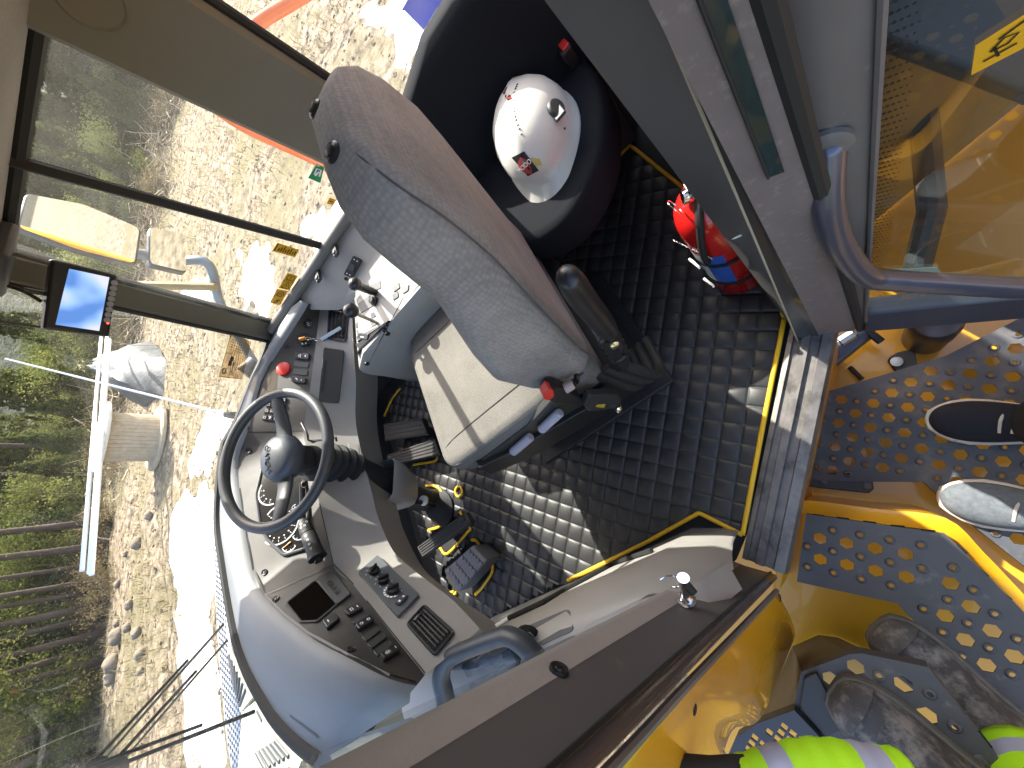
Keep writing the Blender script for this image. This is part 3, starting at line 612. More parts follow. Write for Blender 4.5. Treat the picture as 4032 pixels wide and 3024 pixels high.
# stalk on the left of the column
stk = thing('column_stalk', 'black multi-function stalk with white symbols left of the steering column', 'stalk', S_d.at(1250, 2060)[0])
pa, pb, pc = pz(1190, 1900, .70), S_d.at(1240, 2035)[0] + V((-.01, -.01, .045)), S_d.at(1292, 2185)[0] + V((-.02, -.02, .04))
b = B(); b.tube([pa, pb], .009, 10); obj('arm', b, M_black, stk)
dd = (pc - pb).normalized(); L = (pc - pb).length
b = B(); b.lathe([(.012, 0), (.019, .012), (.021, .04), (.022, .05), (.020, .051), (.022, .054), (.0235, L - .03), (.024, L - .022)], pb, dd, 20); gp = obj('grip', b, M_blackm, stk)
b = B(); b.lathe([(.026, 0), (.027, .008), (.02, .01), (.012, .012), (.012, .02), (0, .021)], pb + dd * (L - .021), dd, 20); obj('end_cap', b, M_black, stk)
vw = (EYE - pb); vw = (vw - dd * vw.dot(dd)).normalized(); sdv = dd.cross(vw)
b = B()
for i, (t, s_) in enumerate(((.022, .35), (.022, -.35), (.032, .0), (.032, .5), (.065, .3), (.08, .3), (.095, .3), (.11, .3))):
    c = pb + dd * min(t, L - .03) + (vw * math.cos(s_) + sdv * math.sin(s_)) * .0238; nn = (vw * math.cos(s_) + sdv * math.sin(s_)); e = nn.cross(dd)
    ribbon(b, [c + dd * .003 * math.cos(a) + e * .003 * math.sin(a) for a in [k * 1.26 for k in range(5)]], nn, .0014, .0004, True)
obj('symbol', b, M_white, gp, recalc=False, smooth=0)

# ================================================================== STEERING WHEEL
WC = V((.619, 1.158, .812)); wa, wb = .3523, -.2
e1 = V((math.cos(wb), math.sin(wb), 0)); fw = V((-math.sin(wb), math.cos(wb), 0)); e2 = fw * math.cos(wa) + V((0, 0, 1)) * math.sin(wa); wn = e1.cross(e2)
sw = thing('steering_wheel', 'black two-spoke steering wheel with lettered hub above ribbed rubber bellows', 'steering wheel', (.62, 1.2, .75))
M_whl = mat('wheel_rubber', (.035, .038, .042), .42, bump=.25, bs=600)
b = B(); b.tube([WC + (e1 * math.cos(a) + e2 * math.sin(a)) * .2 for a in [2 * math.pi * k / 72 for k in range(72)]], .016, 14, closed=True); obj('rim', b, M_whl, sw, smooth=180)
HUB = WC - wn * .03
for s_ in (-1, 1):
    b = B(); pth = cr([HUB + e1 * s_ * .03 - e2 * .005, HUB + e1 * s_ * .09 - e2 * .012 + wn * .004, WC + e1 * s_ * .16 - e2 * .012 - wn * .008, WC + e1 * s_ * .2 - e2 * .008], 5)
    b.tube(pth, [.034, .033, .031, .030, .028, .027, .026, .0255, .025, .0245, .024, .0235, .023, .022, .021, .018], 14, flat=.45, flatdir=wn); obj('spoke', b, M_whl, sw, smooth=180)
b = B(); rows = []
for t, r_ in ((-.045, .035), (-.03, .058), (-.01, .068), (.01, .066), (.026, .059), (.036, .043), (.041, .015)):
    rows.append([HUB + wn * t + (e1 * math.cos(a) * 1.1 + e2 * math.sin(a) * 1.0) * r_ for a in [2 * math.pi * k / 28 for k in range(28)]])
b.loft(rows, True, True); hub = obj('hub', b, mat('hub_plastic', '#3f444b', .45, bump=.2, bs=600), sw, smooth=180)
text('lettering', 'VOLVO', HUB + e2 * .014 + wn * .0425, e1, e2 * .97 - wn * .2, .024, mat('dark_lettering', (.01, .01, .012), .4), hub, .0012)
colm = [V((.62, 1.175, .75)), V((.635, 1.22, .64)), V((.635, 1.25, .555)), V((.60, 1.30, .41)), V((.575, 1.36, .25)), V((.54, 1.40, .12)), V((.53, 1.42, 0))]
b = B(); pth = resamp(cr(colm[0:4], 6), 40); b.tube(pth[6:30], [(.078 if i % 4 < 2 else .060) * (1 if i > 3 else .75) for i in range(24)], 24, flat=.8); obj('bellows', b, M_rubber, sw, smooth=50)
b = B(); b.tube(resamp(cr(colm, 6), 30)[10:], [.06] * 8 + [.05] * 12, 16); obj('column', b, M_blackm, sw)
b = B(); b.box(WC - wn * .085 - e2 * .01, (.08, .07, .07), (e1, e2, wn)); obj('column_shroud', b, M_blackm, sw, bevel=.015)
p = pz(1198, 1904, .71); b = B(); b.tube([p + (e1 * math.cos(a) + e2 * math.sin(a)) * .012 for a in [k * .3 for k in range(13)]], .0016, 6); obj('lock_ring', b, M_chrome, sw)
cz = (colm[5] - colm[3]).normalized(); b = B(); c0 = colm[3].lerp(colm[4], .25); cxv = V((1, -.2, 0)); cxv = (cxv - cz * cxv.dot(cz)).normalized(); cyv = cz.cross(cxv)
b.loft([rrect(c0 + cz * t, cxv, cyv, w_, h_, .03) for t, w_, h_ in ((0, .17, .15), (.012, .18, .16), (.07, .175, .155), (.15, .15, .13), (.19, .11, .1))], True, False); obj('column_cover', b, mat('light_column_plastic', '#96938f', .5, bump=.2, bs=500), sw, smooth=50)
# wire hook hanging below the panel
b = B(); b.tube(cr([S_d.at(1188, 1668)[0] + V((-.01, -.02, .01)), S_d.at(1205, 1715)[0] + V((-.02, -.04, .015)), pz(1220, 1735, .62), pz(1300, 1728, .6), pz(1320, 1722, .60), pz(1325, 1735, .58)], 4), .004, 8); obj('wire_hook', b, M_black, lowp)

# ================================================================== KEYS
ky = thing('key_bunch', 'bunch of keys with blue and orange tags hanging from the ignition switch', 'keys', PIGN)
b = B(); b.box(PIGN + NIGN * .022, (.008, .024, .024), ((V((1, 0, 0)) - NIGN * NIGN.x).normalized(), NIGN.cross((V((1, 0, 0)) - NIGN * NIGN.x).normalized()), NIGN)); obj('key_bow', b, mat('orange_plastic', (.65, .26, .02), .4), ky, bevel=.003)
k0 = PIGN + NIGN * .03; k1 = pz(1268, 1338, .60)
for i in range(5):
    c = k0.lerp(k1, (i + .5) / 5); d = (k1 - k0).normalized(); s_ = d.cross(V((0, 0, 1))).normalized(); s_ = s_ if i % 2 else d.cross(s_).normalized()
    b = B(); b.tube([c + d * .009 * math.cos(a) + s_ * .005 * math.sin(a) for a in [k * .6283 for k in range(10)]], .0013, 5, closed=True); obj('chain_link', b, M_chrome, ky)
def keytag(a, c, w_, m, name):
    d = (c - a); vv = (EYE - a).normalized(); s_ = d.cross(vv).normalized(); b = B(); b.prism([p for p in rrect((a + c) / 2, d.normalized(), s_, d.length, w_, w_ * .25)], vv * .004); return obj(name, b, m, ky, bevel=.001)
keytag(k1, pz(1346, 1289, .56), .022, mat('blue_tag', (.05, .13, .42), .35), 'tag'); keytag(k1 + V((0, 0, .005)), pz(1342, 1290, .575), .013, mat('paper_insert', (.45, .52, .55), .5), 'tag_insert')
keytag(k1, pz(1318, 1350, .56), .026, mat('orange_plastic', (.65, .26, .02), .4), 'tag')
keytag(pz(1310, 1348, .56), pz(1348, 1372, .54), .008, mat('brass', (.55, .4, .15), .35, 1), 'key'); keytag(k1, pz(1332, 1382, .54), .008, M_chrome, 'key')

# ================================================================== PEDALS AND FLOOR CONTROLS
def pedal(name, label, quad, z, th, studs=None, m=None, ribs=0):
    t = thing(name, label, 'pedal', pz(*quad[0], 0)); ps = [pz(x, y, z) for x, y in quad]; b = B(); b.prism([p - V((0, 0, th)) for p in ps], (0, 0, th)); obj('pad', b, m or M_rubber, t, bevel=.006)
    n = V((0, 0, 1))
    if studs:
        for i in range(studs[0]):
            for j in range(studs[1]):
                c = uvq(ps, (i + .6) / (studs[0] + .2), (j + .6) / (studs[1] + .2)); b = B(); b.lathe([(.0085, -.001), (.0085, .003), (.007, .0045), (0, .0045)], c, n, 12); obj('stud', b, m or M_rubber, t)
    for i in range(ribs):
        u = (i + .5) / ribs; b = B(); b.tube([uvq(ps, .04, u), uvq(ps, .96, u)], .004, 6); obj('rib', b, m or M_rubber, t)
    b = B(); c = sum(ps, V()) / 4; b.tube([c - V((0, 0, th)), V((c.x + .02, c.y + .08, .0))], .015, 8); obj('lever_arm', b, M_blackm, t)
    return t
M_pad = mat('grey_rubber_pad', '#5b5c61', .6, bump=.2, bs=300)
pedal('accelerator_pedal', 'studded grey rubber accelerator pedal in front of the left footwell mat', [(1747, 2247), (1859, 2148), (1919, 2207), (1807, 2332)], .10, .09, (4, 5), M_pad)
pedal('brake_pedal', 'long dusty black brake pedal next to the round lever boot', [(1640, 2155), (1829, 2018), (1856, 2060), (1662, 2196)], .13, .03, None, mat('dusty_black_rubber', (.028, .027, .026), .8, var=.3, vs=60), 5)
pedal('foot_rest', 'ribbed black foot pedal near the side console, partly behind the seat cushion', [(1508, 1670), (1660, 1646), (1684, 1713), (1514, 1737)], .11, .03, None, MATS['dusty_black_rubber'], 4)
pedal('foot_rest', 'ribbed black foot pedal between the steering column and seat cushion', [(1520, 1792), (1709, 1725), (1733, 1792), (1532, 1834)], .10, .03, None, MATS['dusty_black_rubber'], 5)
t = thing('floor_lever', 'black floor lever with white collar and round rubber boot by the pedals', 'lever', pz(1740, 1998, 0))
c = pz(1745, 2000, .0); b = B(); b.lathe([(.085, .005), (.085, .02), (.07, .03), (.05, .055), (.035, .075), (.022, .085)], c, (0, 0, 1), 26); obj('boot', b, M_rubber, t)
tp = pz(1640, 1975, .20); ax = (tp - c).normalized(); b = B(); b.tube([c + ax * .06, tp], .011, 10); obj('shaft', b, M_black, t)
wc = pz(1672, 1972, .15); b = B(); b.lathe([(.019, 0), (.022, .004), (.022, .014), (.018, .018)], wc, ax, 18); obj('collar', b, mat('white_plastic', (.7, .7, .68), .4), t)

# ================================================================== SIDE CONSOLE
sc = thing('side_console', 'grey console with levers and switches along the right window', 'console', (1.05, .7, 0))
sg = B(); rows = []
for y in (.43, .5, .6, .8, .92, .98, 1.0):
    e = max(0, (y - .92) / .08); 
    rows.append([V((x, y + (-(min(x, 1.14) - .88) * .28 if x < 1.15 else (.08 if x > 1.2 else .0)) * max(0, (y - .6) / .4), z)) for x, z in ((.90, .0), (.886, .30), (.872, .555 - .03 * e), (.876, .585 - .03 * e), (.888, .598 - .03 * e), (1.0, .603 - .03 * e), (1.14, .605 - .03 * e), (1.165, .615 - .02 * e), (1.215, .655), (1.262, .69), (1.275, .69))])
sg.loft(rows); sco = obj('body', sg, M_dash, sc, smooth=40); S_c = Surf(sg)
b = B(); b.prism([(.88, .998, 0), (1.15, .925, 0), (1.15, .925, .575), (.876, .998, .55)], (0, .004, 0)); obj('end_panel', b, M_dash, sc)
b = B(); b.prism([(.90, .43, 0), (1.27, .43, 0), (1.27, .43, .69), (1.165, .43, .615), (.876, .43, .585)], (0, -.006, 0)); obj('end_panel', b, M_dash, sc)
b = B(); b.prism([(.895, .45, .600), (1.14, .45, .6055), (1.14, .895, .590), (.90, .96, .582)], (0, 0, .005)); deck = obj('switch_deck', b, mat('pale_deck_plastic', '#666869', .45), sc, bevel=.003); S_k = Surf(B().add(b.v, b.f).add(sg.v, sg.f))
for q in ((1374, 1425), (1445, 1431), (1420, 1470)): screw(S_k, *q, sco, .008)
line(seg((1445, 1440), (1590, 1170)), M_black, sco, .003, surf=S_c)
# dark frame arcs on the deck
for quad in ([(1404, 1305), (1470, 1262), (1484, 1278), (1412, 1318)], [(1402, 1275), (1472, 1228), (1482, 1246), (1404, 1292)], [(1412, 1195), (1452, 1165), (1480, 1200), (1412, 1240)], [(1448, 1130), (1500, 1105), (1502, 1135), (1462, 1152)]):
    b, n = plate(S_k, quad, .002, 0, .08); obj('lever_gate', b, M_dgrey, deck, bevel=.001)
for quad, r_ in (([(1412, 1330), (1428, 1312), (1460, 1318), (1455, 1340), (1425, 1350)], 1), ([(1388, 1345), (1412, 1330), (1420, 1345), (1395, 1362)], 1), ([(1388, 1372), (1412, 1358), (1425, 1375), (1412, 1398), (1390, 1400)], 1), ([(1545, 1160), (1568, 1145), (1572, 1170), (1550, 1185)], 0), ([(1590, 1130), (1612, 1120), (1610, 1145), (1588, 1160)], 0), ([(1548, 1130), (1572, 1112), (1578, 1135), (1552, 1152)], 0)):
    switch(quad[:4], r_, surf=S_k, parent=deck, m=M_sw if r_ else M_blank, led=(.3, .35) if r_ else None)
for (bx, by), (tx, ty), kind in (((1484, 1270), (1382, 1223), 'ball'), ((1478, 1152), (1395, 1117), 'grip'), ((1477, 1187), (1474, 1183), 'knob')):
    p0 = S_k.at(bx, by)[0]
    if kind == 'ball':
        lv = thing('gear_lever', 'slim steel lever with round black ball knob on the side console', 'lever', p0); p1 = pz(tx, ty, .70); b = B(); b.tube(cr([p0, p0.lerp(p1, .5) + V((0, 0, .01)), p1], 5), .006, 8); obj('shaft', b, M_zinc, lv); b = B(); b.sphere(p1, .024, 14); obj('knob', b, M_black, lv, smooth=180)
    elif kind == 'grip':
        lv = thing('dump_lever', 'curved black lever with moulded grip on the side console', 'lever', p0); p1 = pz(tx, ty, .71); b = B(); b.tube(cr([p0, p0.lerp(p1, .35) + V((0, 0, .012)), p0.lerp(p1, .75) + V((0, 0, .008)), p1], 5), [.012, .012, .013, .013, .014, .014, .014, .014, .014, .014, .014, .015, .018, .020, .021, .017], 12); obj('grip', b, M_black, lv, smooth=180); b = B(); b.sphere(p1, .02, 10, (1, 1, .9)); obj('knob', b, M_black, lv, smooth=180)
    else:
        b = B(); b.lathe([(.016, 0), (.016, .008), (.011, .01), (.011, .018), (0, .02)], p0, (0, 0, 1), 18); obj('knob', b, M_black, deck)
b, n = plate(S_c, [(1395, 1006), (1428, 1025), (1390, 1095), (1357, 1079)], .008, 0, .08); wsw = obj('mirror_switch', b, M_sw, sco, bevel=.003)
ps, n = S_c.poly([(1395, 1006), (1428, 1025), (1390, 1095), (1357, 1079)]); b = B(); c = sum(ps, V()) / 4 + n * .009; ux = (ps[1] - ps[0]).normalized(); uy = n.cross(ux); b.box(c, (.02, .026, .004), (ux, uy, n)); obj('rocker', b, M_dgrey, wsw, bevel=.002)
b = B()
for u, v_ in ((.3, .12), (.65, .12), (.3, .88), (.65, .88)): e = uvq(ps, u, v_) + n * .0085; b.box(e, (.004, .004, .0006), (ux, uy, n))
obj('symbol', b, M_white, wsw)
screw(S_c, 1363, 1098, sco, .006)
# ================================================================== FLOOR MAT
MO = [(1.245, -.125), (.934, -.155), (.56, -.15), (.43, -.14), (.372, -.118), (.14, .10), (-.077, .300), (.018, .372), (.004, .566), (-.004, .9), (-.008, 1.25), (.0, 1.5), (.5, 1.6), (1.2, 1.58), (1.22, 1.02), (.885, 1.05), (.885, .42), (.92, .36), (1.225, .36)]
ca, sa = math.cos(R(40.5)), math.sin(R(40.5)); CELL = .055; KN = (0, .05, .14, .5, .86, .95); SUBD = 6
def to_cj(x, y): X = x * ca - y * sa; Y = x * sa + y * ca; return 11.894 - Y / CELL, 6.890 - X / CELL
def from_cj(c, j): X = (6.890 - j) * CELL; Y = (11.894 - c) * CELL; return X * ca + Y * sa, -X * sa + Y * ca
cs = [to_cj(*q) for q in MO]; c0, c1 = int(min(q[0] for q in cs)) - 1, int(max(q[0] for q in cs)) + 2; j0, j1 = int(min(q[1] for q in cs)) - 1, int(max(q[1] for q in cs)) + 2
b = B(); idx = {}
PEDAL_HOLES = [[tuple(pz(x, y, 0).xy) for x, y in q] for q in ([(1869, 2123), (1954, 2225), (1884, 2337), (1780, 2330), (1740, 2240)], [(1824, 2013), (1862, 2073), (1775, 2177), (1660, 2195), (1640, 2150)])]
def mz(c, j):
    u = abs((c % 1) - .5) * 2; v_ = abs((j % 1) - .5) * 2; k_ = (1 - u ** 7) * (1 - v_ ** 7)
    i_, l_ = math.floor(c), math.floor(j); ph = math.sin(i_ * 12.9 + l_ * 78.2) * 43758.5; ph -= math.floor(ph); ph2 = math.sin(i_ * 39.3 + l_ * 11.1) * 43758.5; ph2 -= math.floor(ph2)
    return .006 + .0062 * k_ ** .8 * (.9 + .2 * ph) + .0010 * math.sin((c + j) * 4 + ph * 6) * k_ * ph2
def gk_(o_, i):
    k0 = int(i // SUBD); r_ = i - k0 * SUBD; i0 = int(r_); a = KN[i0]; c = KN[i0 + 1] if i0 + 1 < SUBD else 1; return o_ + k0 + a + (c - a) * (r_ - i0)
for ci in range((c1 - c0) * SUBD):
    for ji in range((j1 - j0) * SUBD):
        m_ = from_cj(gk_(c0, ci + .5), gk_(j0, ji + .5))
        if not pip(m_, MO) or any(pip(m_, h_) for h_ in PEDAL_HOLES): continue
        q = []
        for (a, d) in ((0, 0), (1, 0), (1, 1), (0, 1)):
            k_ = (ci + a, ji + d)
            if k_ not in idx:
                cc, jj = gk_(c0, k_[0]), gk_(j0, k_[1]); x, y = from_cj(cc, jj); idx[k_] = len(b.v); b.v.append(V((x, y, mz(cc, jj))))
            q.append(idx[k_])
        b.f.append(q); b.mi.append(0)
mt = thing('floor_mat', 'black quilted vinyl floor mat with bright yellow bound edge', 'floor mat', (.5, .5, 0))
obj('quilt', b, mat('black_vinyl', (.023, .0235, .0235), .48, spec=.5, bump=.25, bs=260, bdist=.0008), mt, smooth=180)
def bind(pts, closed=False, r_=.0065, z=.012): b = B(); b.tube([V((x, y, z)) for x, y in pts], r_, 8, flat=.8, closed=closed); return obj('edge_binding', b, M_binding, mt, smooth=180)
ol = [V((*q, 0)) for q in MO]
def dense(ix): return [tuple(p.xy) for p in resamp([ol[i % len(ol)] for i in ix], 60)]
bind(dense([17, 18, 0, 1, 2, 3, 4])); bind(dense([4, 5, 6])); bind(dense([6, 7, 8, 9]))
for q in ([(1869, 2123), (1894, 2133), (1954, 2225), (1919, 2297), (1884, 2337)], [(1824, 2013), (1862, 2073), (1854, 2093), (1775, 2177), (1745, 2153)], [(1690, 1912), (1722, 1912), (1752, 1935), (1770, 1998), (1748, 2066), (1700, 2085)], [(1740, 2352), (1763, 2338), (1800, 2325)], [(1788, 2375), (1795, 2345), (1810, 2328)], [(1590, 1530), (1555, 1575), (1525, 1640)], [(1640, 1830), (1670, 1825), (1725, 1815), (1735, 1795)]):
    pts = cr([pz(x, y, 0) for x, y in q], 4); bind([tuple(p.xy) for p in pts], z=.02)
c = pz(1819, 1934, 0); bind([(c.x + .022 * math.cos(a), c.y + .022 * math.sin(a)) for a in [k * .35 for k in range(18)]], True, .006, .02)

# ================================================================== DRIVER SEAT
M_fab = mat('grey_brown_knit', '#97908b', .95, spec=.15, weave=125)
M_fab2 = mat('grey_seat_cloth', '#75726c', .95, spec=.15, weave=170)
seat = thing('driver_seat', 'grey knit driver seat with folded armrest and black suspension base', 'seat', (.63, .5, 0))
rows = []
for y, w_, h_, zc in ((.28, .42, .06, .425), (.285, .49, .11, .43), (.31, .512, .126, .434), (.40, .52, .13, .435), (.55, .52, .13, .435), (.68, .52, .13, .436), (.745, .515, .13, .437), (.79, .50, .122, .437), (.815, .46, .105, .437), (.828, .38, .07, .437)):
    xo = .633; rows.append(rrect((xo, y, zc), V((1, 0, 0)), V((0, 0, 1)), w_, h_, min(.035, h_ * .45), 5))
b = B(); b.loft(rows, True, True); cu = obj('cushion', b, M_fab2, seat, smooth=70); S_cu = Surf(b)
M_seam = mat('seam_thread', '#4f4c48', .9)
for q in ([(.462, .30, .5008), (.462, .6, .5008), (.458, .74, .5018), (.452, .785, .497)], [(.80, .30, .5008), (.80, .6, .5008), (.805, .74, .5018), (.812, .785, .497)], [(.383, .30, .487), (.383, .5, .487), (.386, .74, .488), (.40, .79, .485), (.43, .815, .478)]):
    b = B(); b.tube(cr(q, 6), .0020, 6); obj('seam', b, M_seam, cu)
rows = []
for z, xl, xr, yf, yb in ((.46, .41, .86, .365, .28), (.475, .392, .873, .39, .265), (.51, .383, .881, .408, .252), (.57, .38, .885, .415, .245), (.68, .38, .885, .415, .222), (.78, .383, .882, .372, .20), (.85, .388, .88, .335, .185), (.92, .405, .872, .30, .172), (1.0, .432, .858, .29, .170), (1.045, .456, .838, .284, .176), (1.075, .50, .80, .277, .186), (1.092, .56, .74, .265, .20), (1.1, .60, .69, .25, .218)):
    c = V(((xl + xr) / 2, (yf + yb) / 2, z)); rows.append(rrect(c, V((1, 0, 0)), V((0, 1, 0)), xr - xl, yf - yb, min(.05, (yf - yb) * .42), 5))
rows2 = []
for i in range(len(rows) - 1):
    for k in range(3): rows2.append([a.lerp(c, k / 3) for a, c in zip(rows[i], rows[i + 1])])
rows2.append(rows[-1])
b = B(); b.loft(rows2, True, True); bk = obj('backrest', b, M_fab, seat, smooth=80); S_bk = Surf(b)
for px, py in ((1243, 432), (1311, 600)):
    p, n = S_bk.at(px, py); b = B(); b.lathe([(.015, -.006), (.015, .002), (.012, .005), (.008, .004), (.008, .007), (0, .008)], p, (n + V((0, 0, .8))).normalized(), 20); obj('headrest_socket', b, M_black, bk)
# piping along the rear corner
b = B(); pts = [V((.383 + .012, .255, .50)), V((.392, .248, .57)), V((.392, .226, .68)), V((.394, .205, .78)), V((.40, .19, .85)), V((.417, .178, .92)), V((.444, .176, 1.0))]; b.tube(cr(pts + [V((.475, .186, 1.045)), V((.515, .197, 1.074)), V((.57, .213, 1.091))], 3), .0017, 6); obj('seam', b, M_seam, bk)
# base, folds, rails
b = B(); fr = []
for i in range(13):
    z = .02 + .335 * i / 12; k_ = .0 if i % 2 else .022; fr.append(rrect((.64, .50, z), V((1, 0, 0)), V((0, 1, 0)), .44 - k_, .50 - k_, .06, 4))
b.loft(fr, True, True); obj('suspension_bellows', b, M_rubber, seat, smooth=50)
b = B(); b.box((.64, .50, .012), (.5, .56, .024)); obj('base_plate', b, M_blackm, seat, bevel=.004)
b = B(); b.box((.64, .53, .362), (.52, .55, .03)); obj('seat_pan', b, M_black, seat, bevel=.008)
def xpoly(name, pxs, x, th, m, parent=seat, bev=.003, rnd=0):
    if rnd: pxs = rpoly(pxs, rnd)
    b = B(); b.prism([pX(px, py, x) for px, py in pxs], (th, 0, 0)); return obj(name, b, m, parent, bevel=bev)
xpoly('slide_rail', [(2330, 1600), (2440, 1600), (2100, 1800), (1930, 1870), (1885, 1845), (2000, 1790)], .35, .03, M_black)
xpoly('side_cover', [(2170, 1580), (2330, 1560), (2360, 1590), (2060, 1760), (1960, 1810), (1900, 1815), (2080, 1680)], .365, .02, mat('olive_black_plastic', (.03, .03, .024), .35))
for a, c in (((2130, 1692), (2205, 1622)), ((2018, 1780), (2090, 1718))):
    p0, p1 = pX(*a, .352), pX(*c, .352); b = B(); b.tube([p0, p1], .0135, 12); obj('adjust_handle', b, mat('lilac_grey_plastic', '#a19eaa', .5), seat, bevel=.004)
xpoly('buckle', [(2145, 1560), (2165, 1530), (2205, 1528), (2290, 1570), (2282, 1600), (2180, 1590)], .345, .03, M_black, rnd=.15)
xpoly('buckle_button', [(2138, 1558), (2160, 1528), (2180, 1540), (2182, 1560), (2165, 1576), (2143, 1574)], .340, .02, mat('red_plastic', (.62, .03, .02), .4), rnd=.12)
p0, p1 = pX(2222, 1532, .35), pX(2258, 1512, .35); b = B(); b.tube([p0, p1], [.013, .011], 14); obj('height_knob', b, mat('pinkish_plastic', '#a8938c', .5), seat, bevel=.003)
b = B(); b.tube(cr([p1, pX(2272, 1500, .36), pX(2268, 1475, .37)], 4), .006, 8); obj('knob_rod', b, M_black, seat)
xpoly('arm_bracket', [(2300, 1600), (2320, 1560), (2430, 1555), (2448, 1575), (2446, 1608), (2320, 1622)], .33, .022, M_blackm, bev=.004)
xpoly('warning_tag', [(2345, 1602), (2352, 1597 - 3), (2385, 1592), (2378, 1607)], .3285, .002, mat('brass_tag', (.45, .30, .03), .4), bev=0)
p = pX(2432, 1610, .325); b = B(); b.lathe([(.010, -.004), (.010, .008), (.004, .010), (0, .010)], p, (-.7, -.4, .3), 6); obj('bolt', b, M_chrome, seat)
b = B(); b.lathe([(.013, 0), (.013, .03), (.011, .031)], pX(2400, 1552, .35), (.0, .3, .9), 14); obj('spacer', b, M_zinc, seat)
b = B(); b.tube(cr([V((.362, .17, .60)), V((.362, .155, .68)), V((.362, .14, .76)), V((.362, .126, .82)), V((.362, .121, .845))], 5), [.015, .018, .02, .021, .022] + [.0225] * 8 + [.0225, .022, .021, .02, .019, .017, .013, .008], 14, flat=1.2); obj('armrest', b, M_black, seat, smooth=180)
b = B()
b.tube([V((.362, .175, .61)), V((.362, .19, .56)), V((.37, .21, .50)), V((.38, .23, .42))], [.018, .022, .02, .025], 10); obj('armrest_arm', b, M_black, seat)
for k in range(4):
    b = B(); p = V((.362, .178 + .008 * k, .60 - .03 * k)); b.tube([p + V((.0, .019 * math.cos(a), .019 * math.sin(a))) + V((-.008, 0, 0)) for a in [2 * math.pi * i / 14 for i in range(14)]], .006, 6, closed=True); obj('armrest_coil', b, M_black, seat)
b = B(); b.lathe([(.009, 0), (.009, .006), (0, .008)], V((.34, .175, .605)), (-1, -.2, .3), 12); obj('bolt', b, M_chrome, seat)
b = B(); fr = []
for i in range(6):
    t = i / 5; fr.append(rrect((.50, .245 - .03 * t, .33 - .03 * t), V((1, 0, 0)), V((0, 0, 1)), .26, .18 - .05 * t, .05, 5))
for k in range(3):
    b = B(); r_ = .075 - .0 * k; b.tube(cr([V((.39, .30 - .03 * k, .42)), V((.37, .285 - .03 * k, .36)), V((.36, .27 - .03 * k, .26)), V((.39, .26 - .03 * k, .20)), V((.5, .255 - .03 * k, .17))], 5), .014, 8, flat=.7); obj('bellows_fold', b, M_rubber, seat)

# ================================================================== PASSENGER SEAT AND HARD HAT
ps_ = thing('passenger_seat', 'black cloth passenger seat facing the door behind the driver seat', 'seat', (1.0, .1, 0))
M_dfab = mat('black_blue_cloth', (.012, .013, .016), .95, spec=.12, bump=.4, bs=500)
out = [(1.25, -.15), (1.04, -.132), (.92, -.085), (.82, -.01), (.765, .08), (.752, .16), (.79, .255), (.88, .30), (1.25, .31)]
loop = resamp(cr([V((*q, 0)) for q in out], 5) + [V((1.25, .31, 0)), V((1.25, -.15, 0))], 60)[:-1]; cc = V((1.02, .09, 0)); rows = []
for z, s_ in ((.37, .93), (.385, .985), (.42, 1.0), (.46, 1.0), (.485, .985), (.498, .95), (.503, .88), (.5, .5), (.497, .1)): rows.append([cc + (p - cc) * s_ + V((0, 0, z)) for p in loop])
b = B(); b.loft(rows, True, True); obj('cushion', b, M_dfab, ps_, smooth=180)
rows = []
for t in [i / 10 for i in range(11)]:
    z = .44 + .37 * t; wv = math.sqrt(max(0, 1 - max(0, (t - .55) / .45) ** 2.4)) if t > .55 else 1; hw = .27 * (.25 + .75 * wv); xb = 1.17 + .055 * t
    rows.append(rrect((xb, .07, z), V((1, 0, 0)), V((0, 1, 0)), .09 * (.6 + .4 * wv), hw * 2, .04 * (.6 + .4 * wv), 5))
b = B(); b.loft(rows, True, True); obj('backrest', b, M_dfab, ps_, smooth=180)
for y in (-.05, .22): b = B(); b.tube([(1.27, y, .15), (1.05, y, .375)], .014, 8); obj('support_arm', b, M_blackm, ps_)
b = B(); b.prism([(1.25, -.16, 0), (1.25, .33, 0), (1.29, .33, 0), (1.29, -.16, 0)], (0, 0, .45)); obj('pedestal', b, mat('dark_brown_trim', '#3a3433', .7), ps_, bevel=.01)
bb = thing('seat_belt_buckle', 'black seat belt buckle with red button beside the rear pillar', 'buckle', pz(2236, 215, .50))
b = B(); c = pz(2236, 215, .53); b.box(c, (.05, .035, .06)); obj('housing', b, M_black, bb, bevel=.006); b = B(); b.box(c + V((-.004, -.004, .031)), (.036, .022, .008)); obj('button', b, MATS['red_plastic'], bb, bevel=.003)
hat = thing('hard_hat', 'scuffed white hard hat with black sticker lying on the passenger seat', 'hard hat', (1.02, .075, .50))
hf = V((-.925, .38, 0)).normalized(); hl = V((-hf.y, hf.x, 0)); HO = V((1.02, .07, .50)); M_hat = mat('white_helmet_plastic', (.60, .58, .53), .32, var=.04, vs=10, dirt='#8f8268', ds=20, dth=.63)
def hpt(h_, a, la, lb, f_=0): return HO + V((0, 0, h_)) + hf * (math.cos(a) * la + f_) + hl * math.sin(a) * lb
rows = []; NH = 40
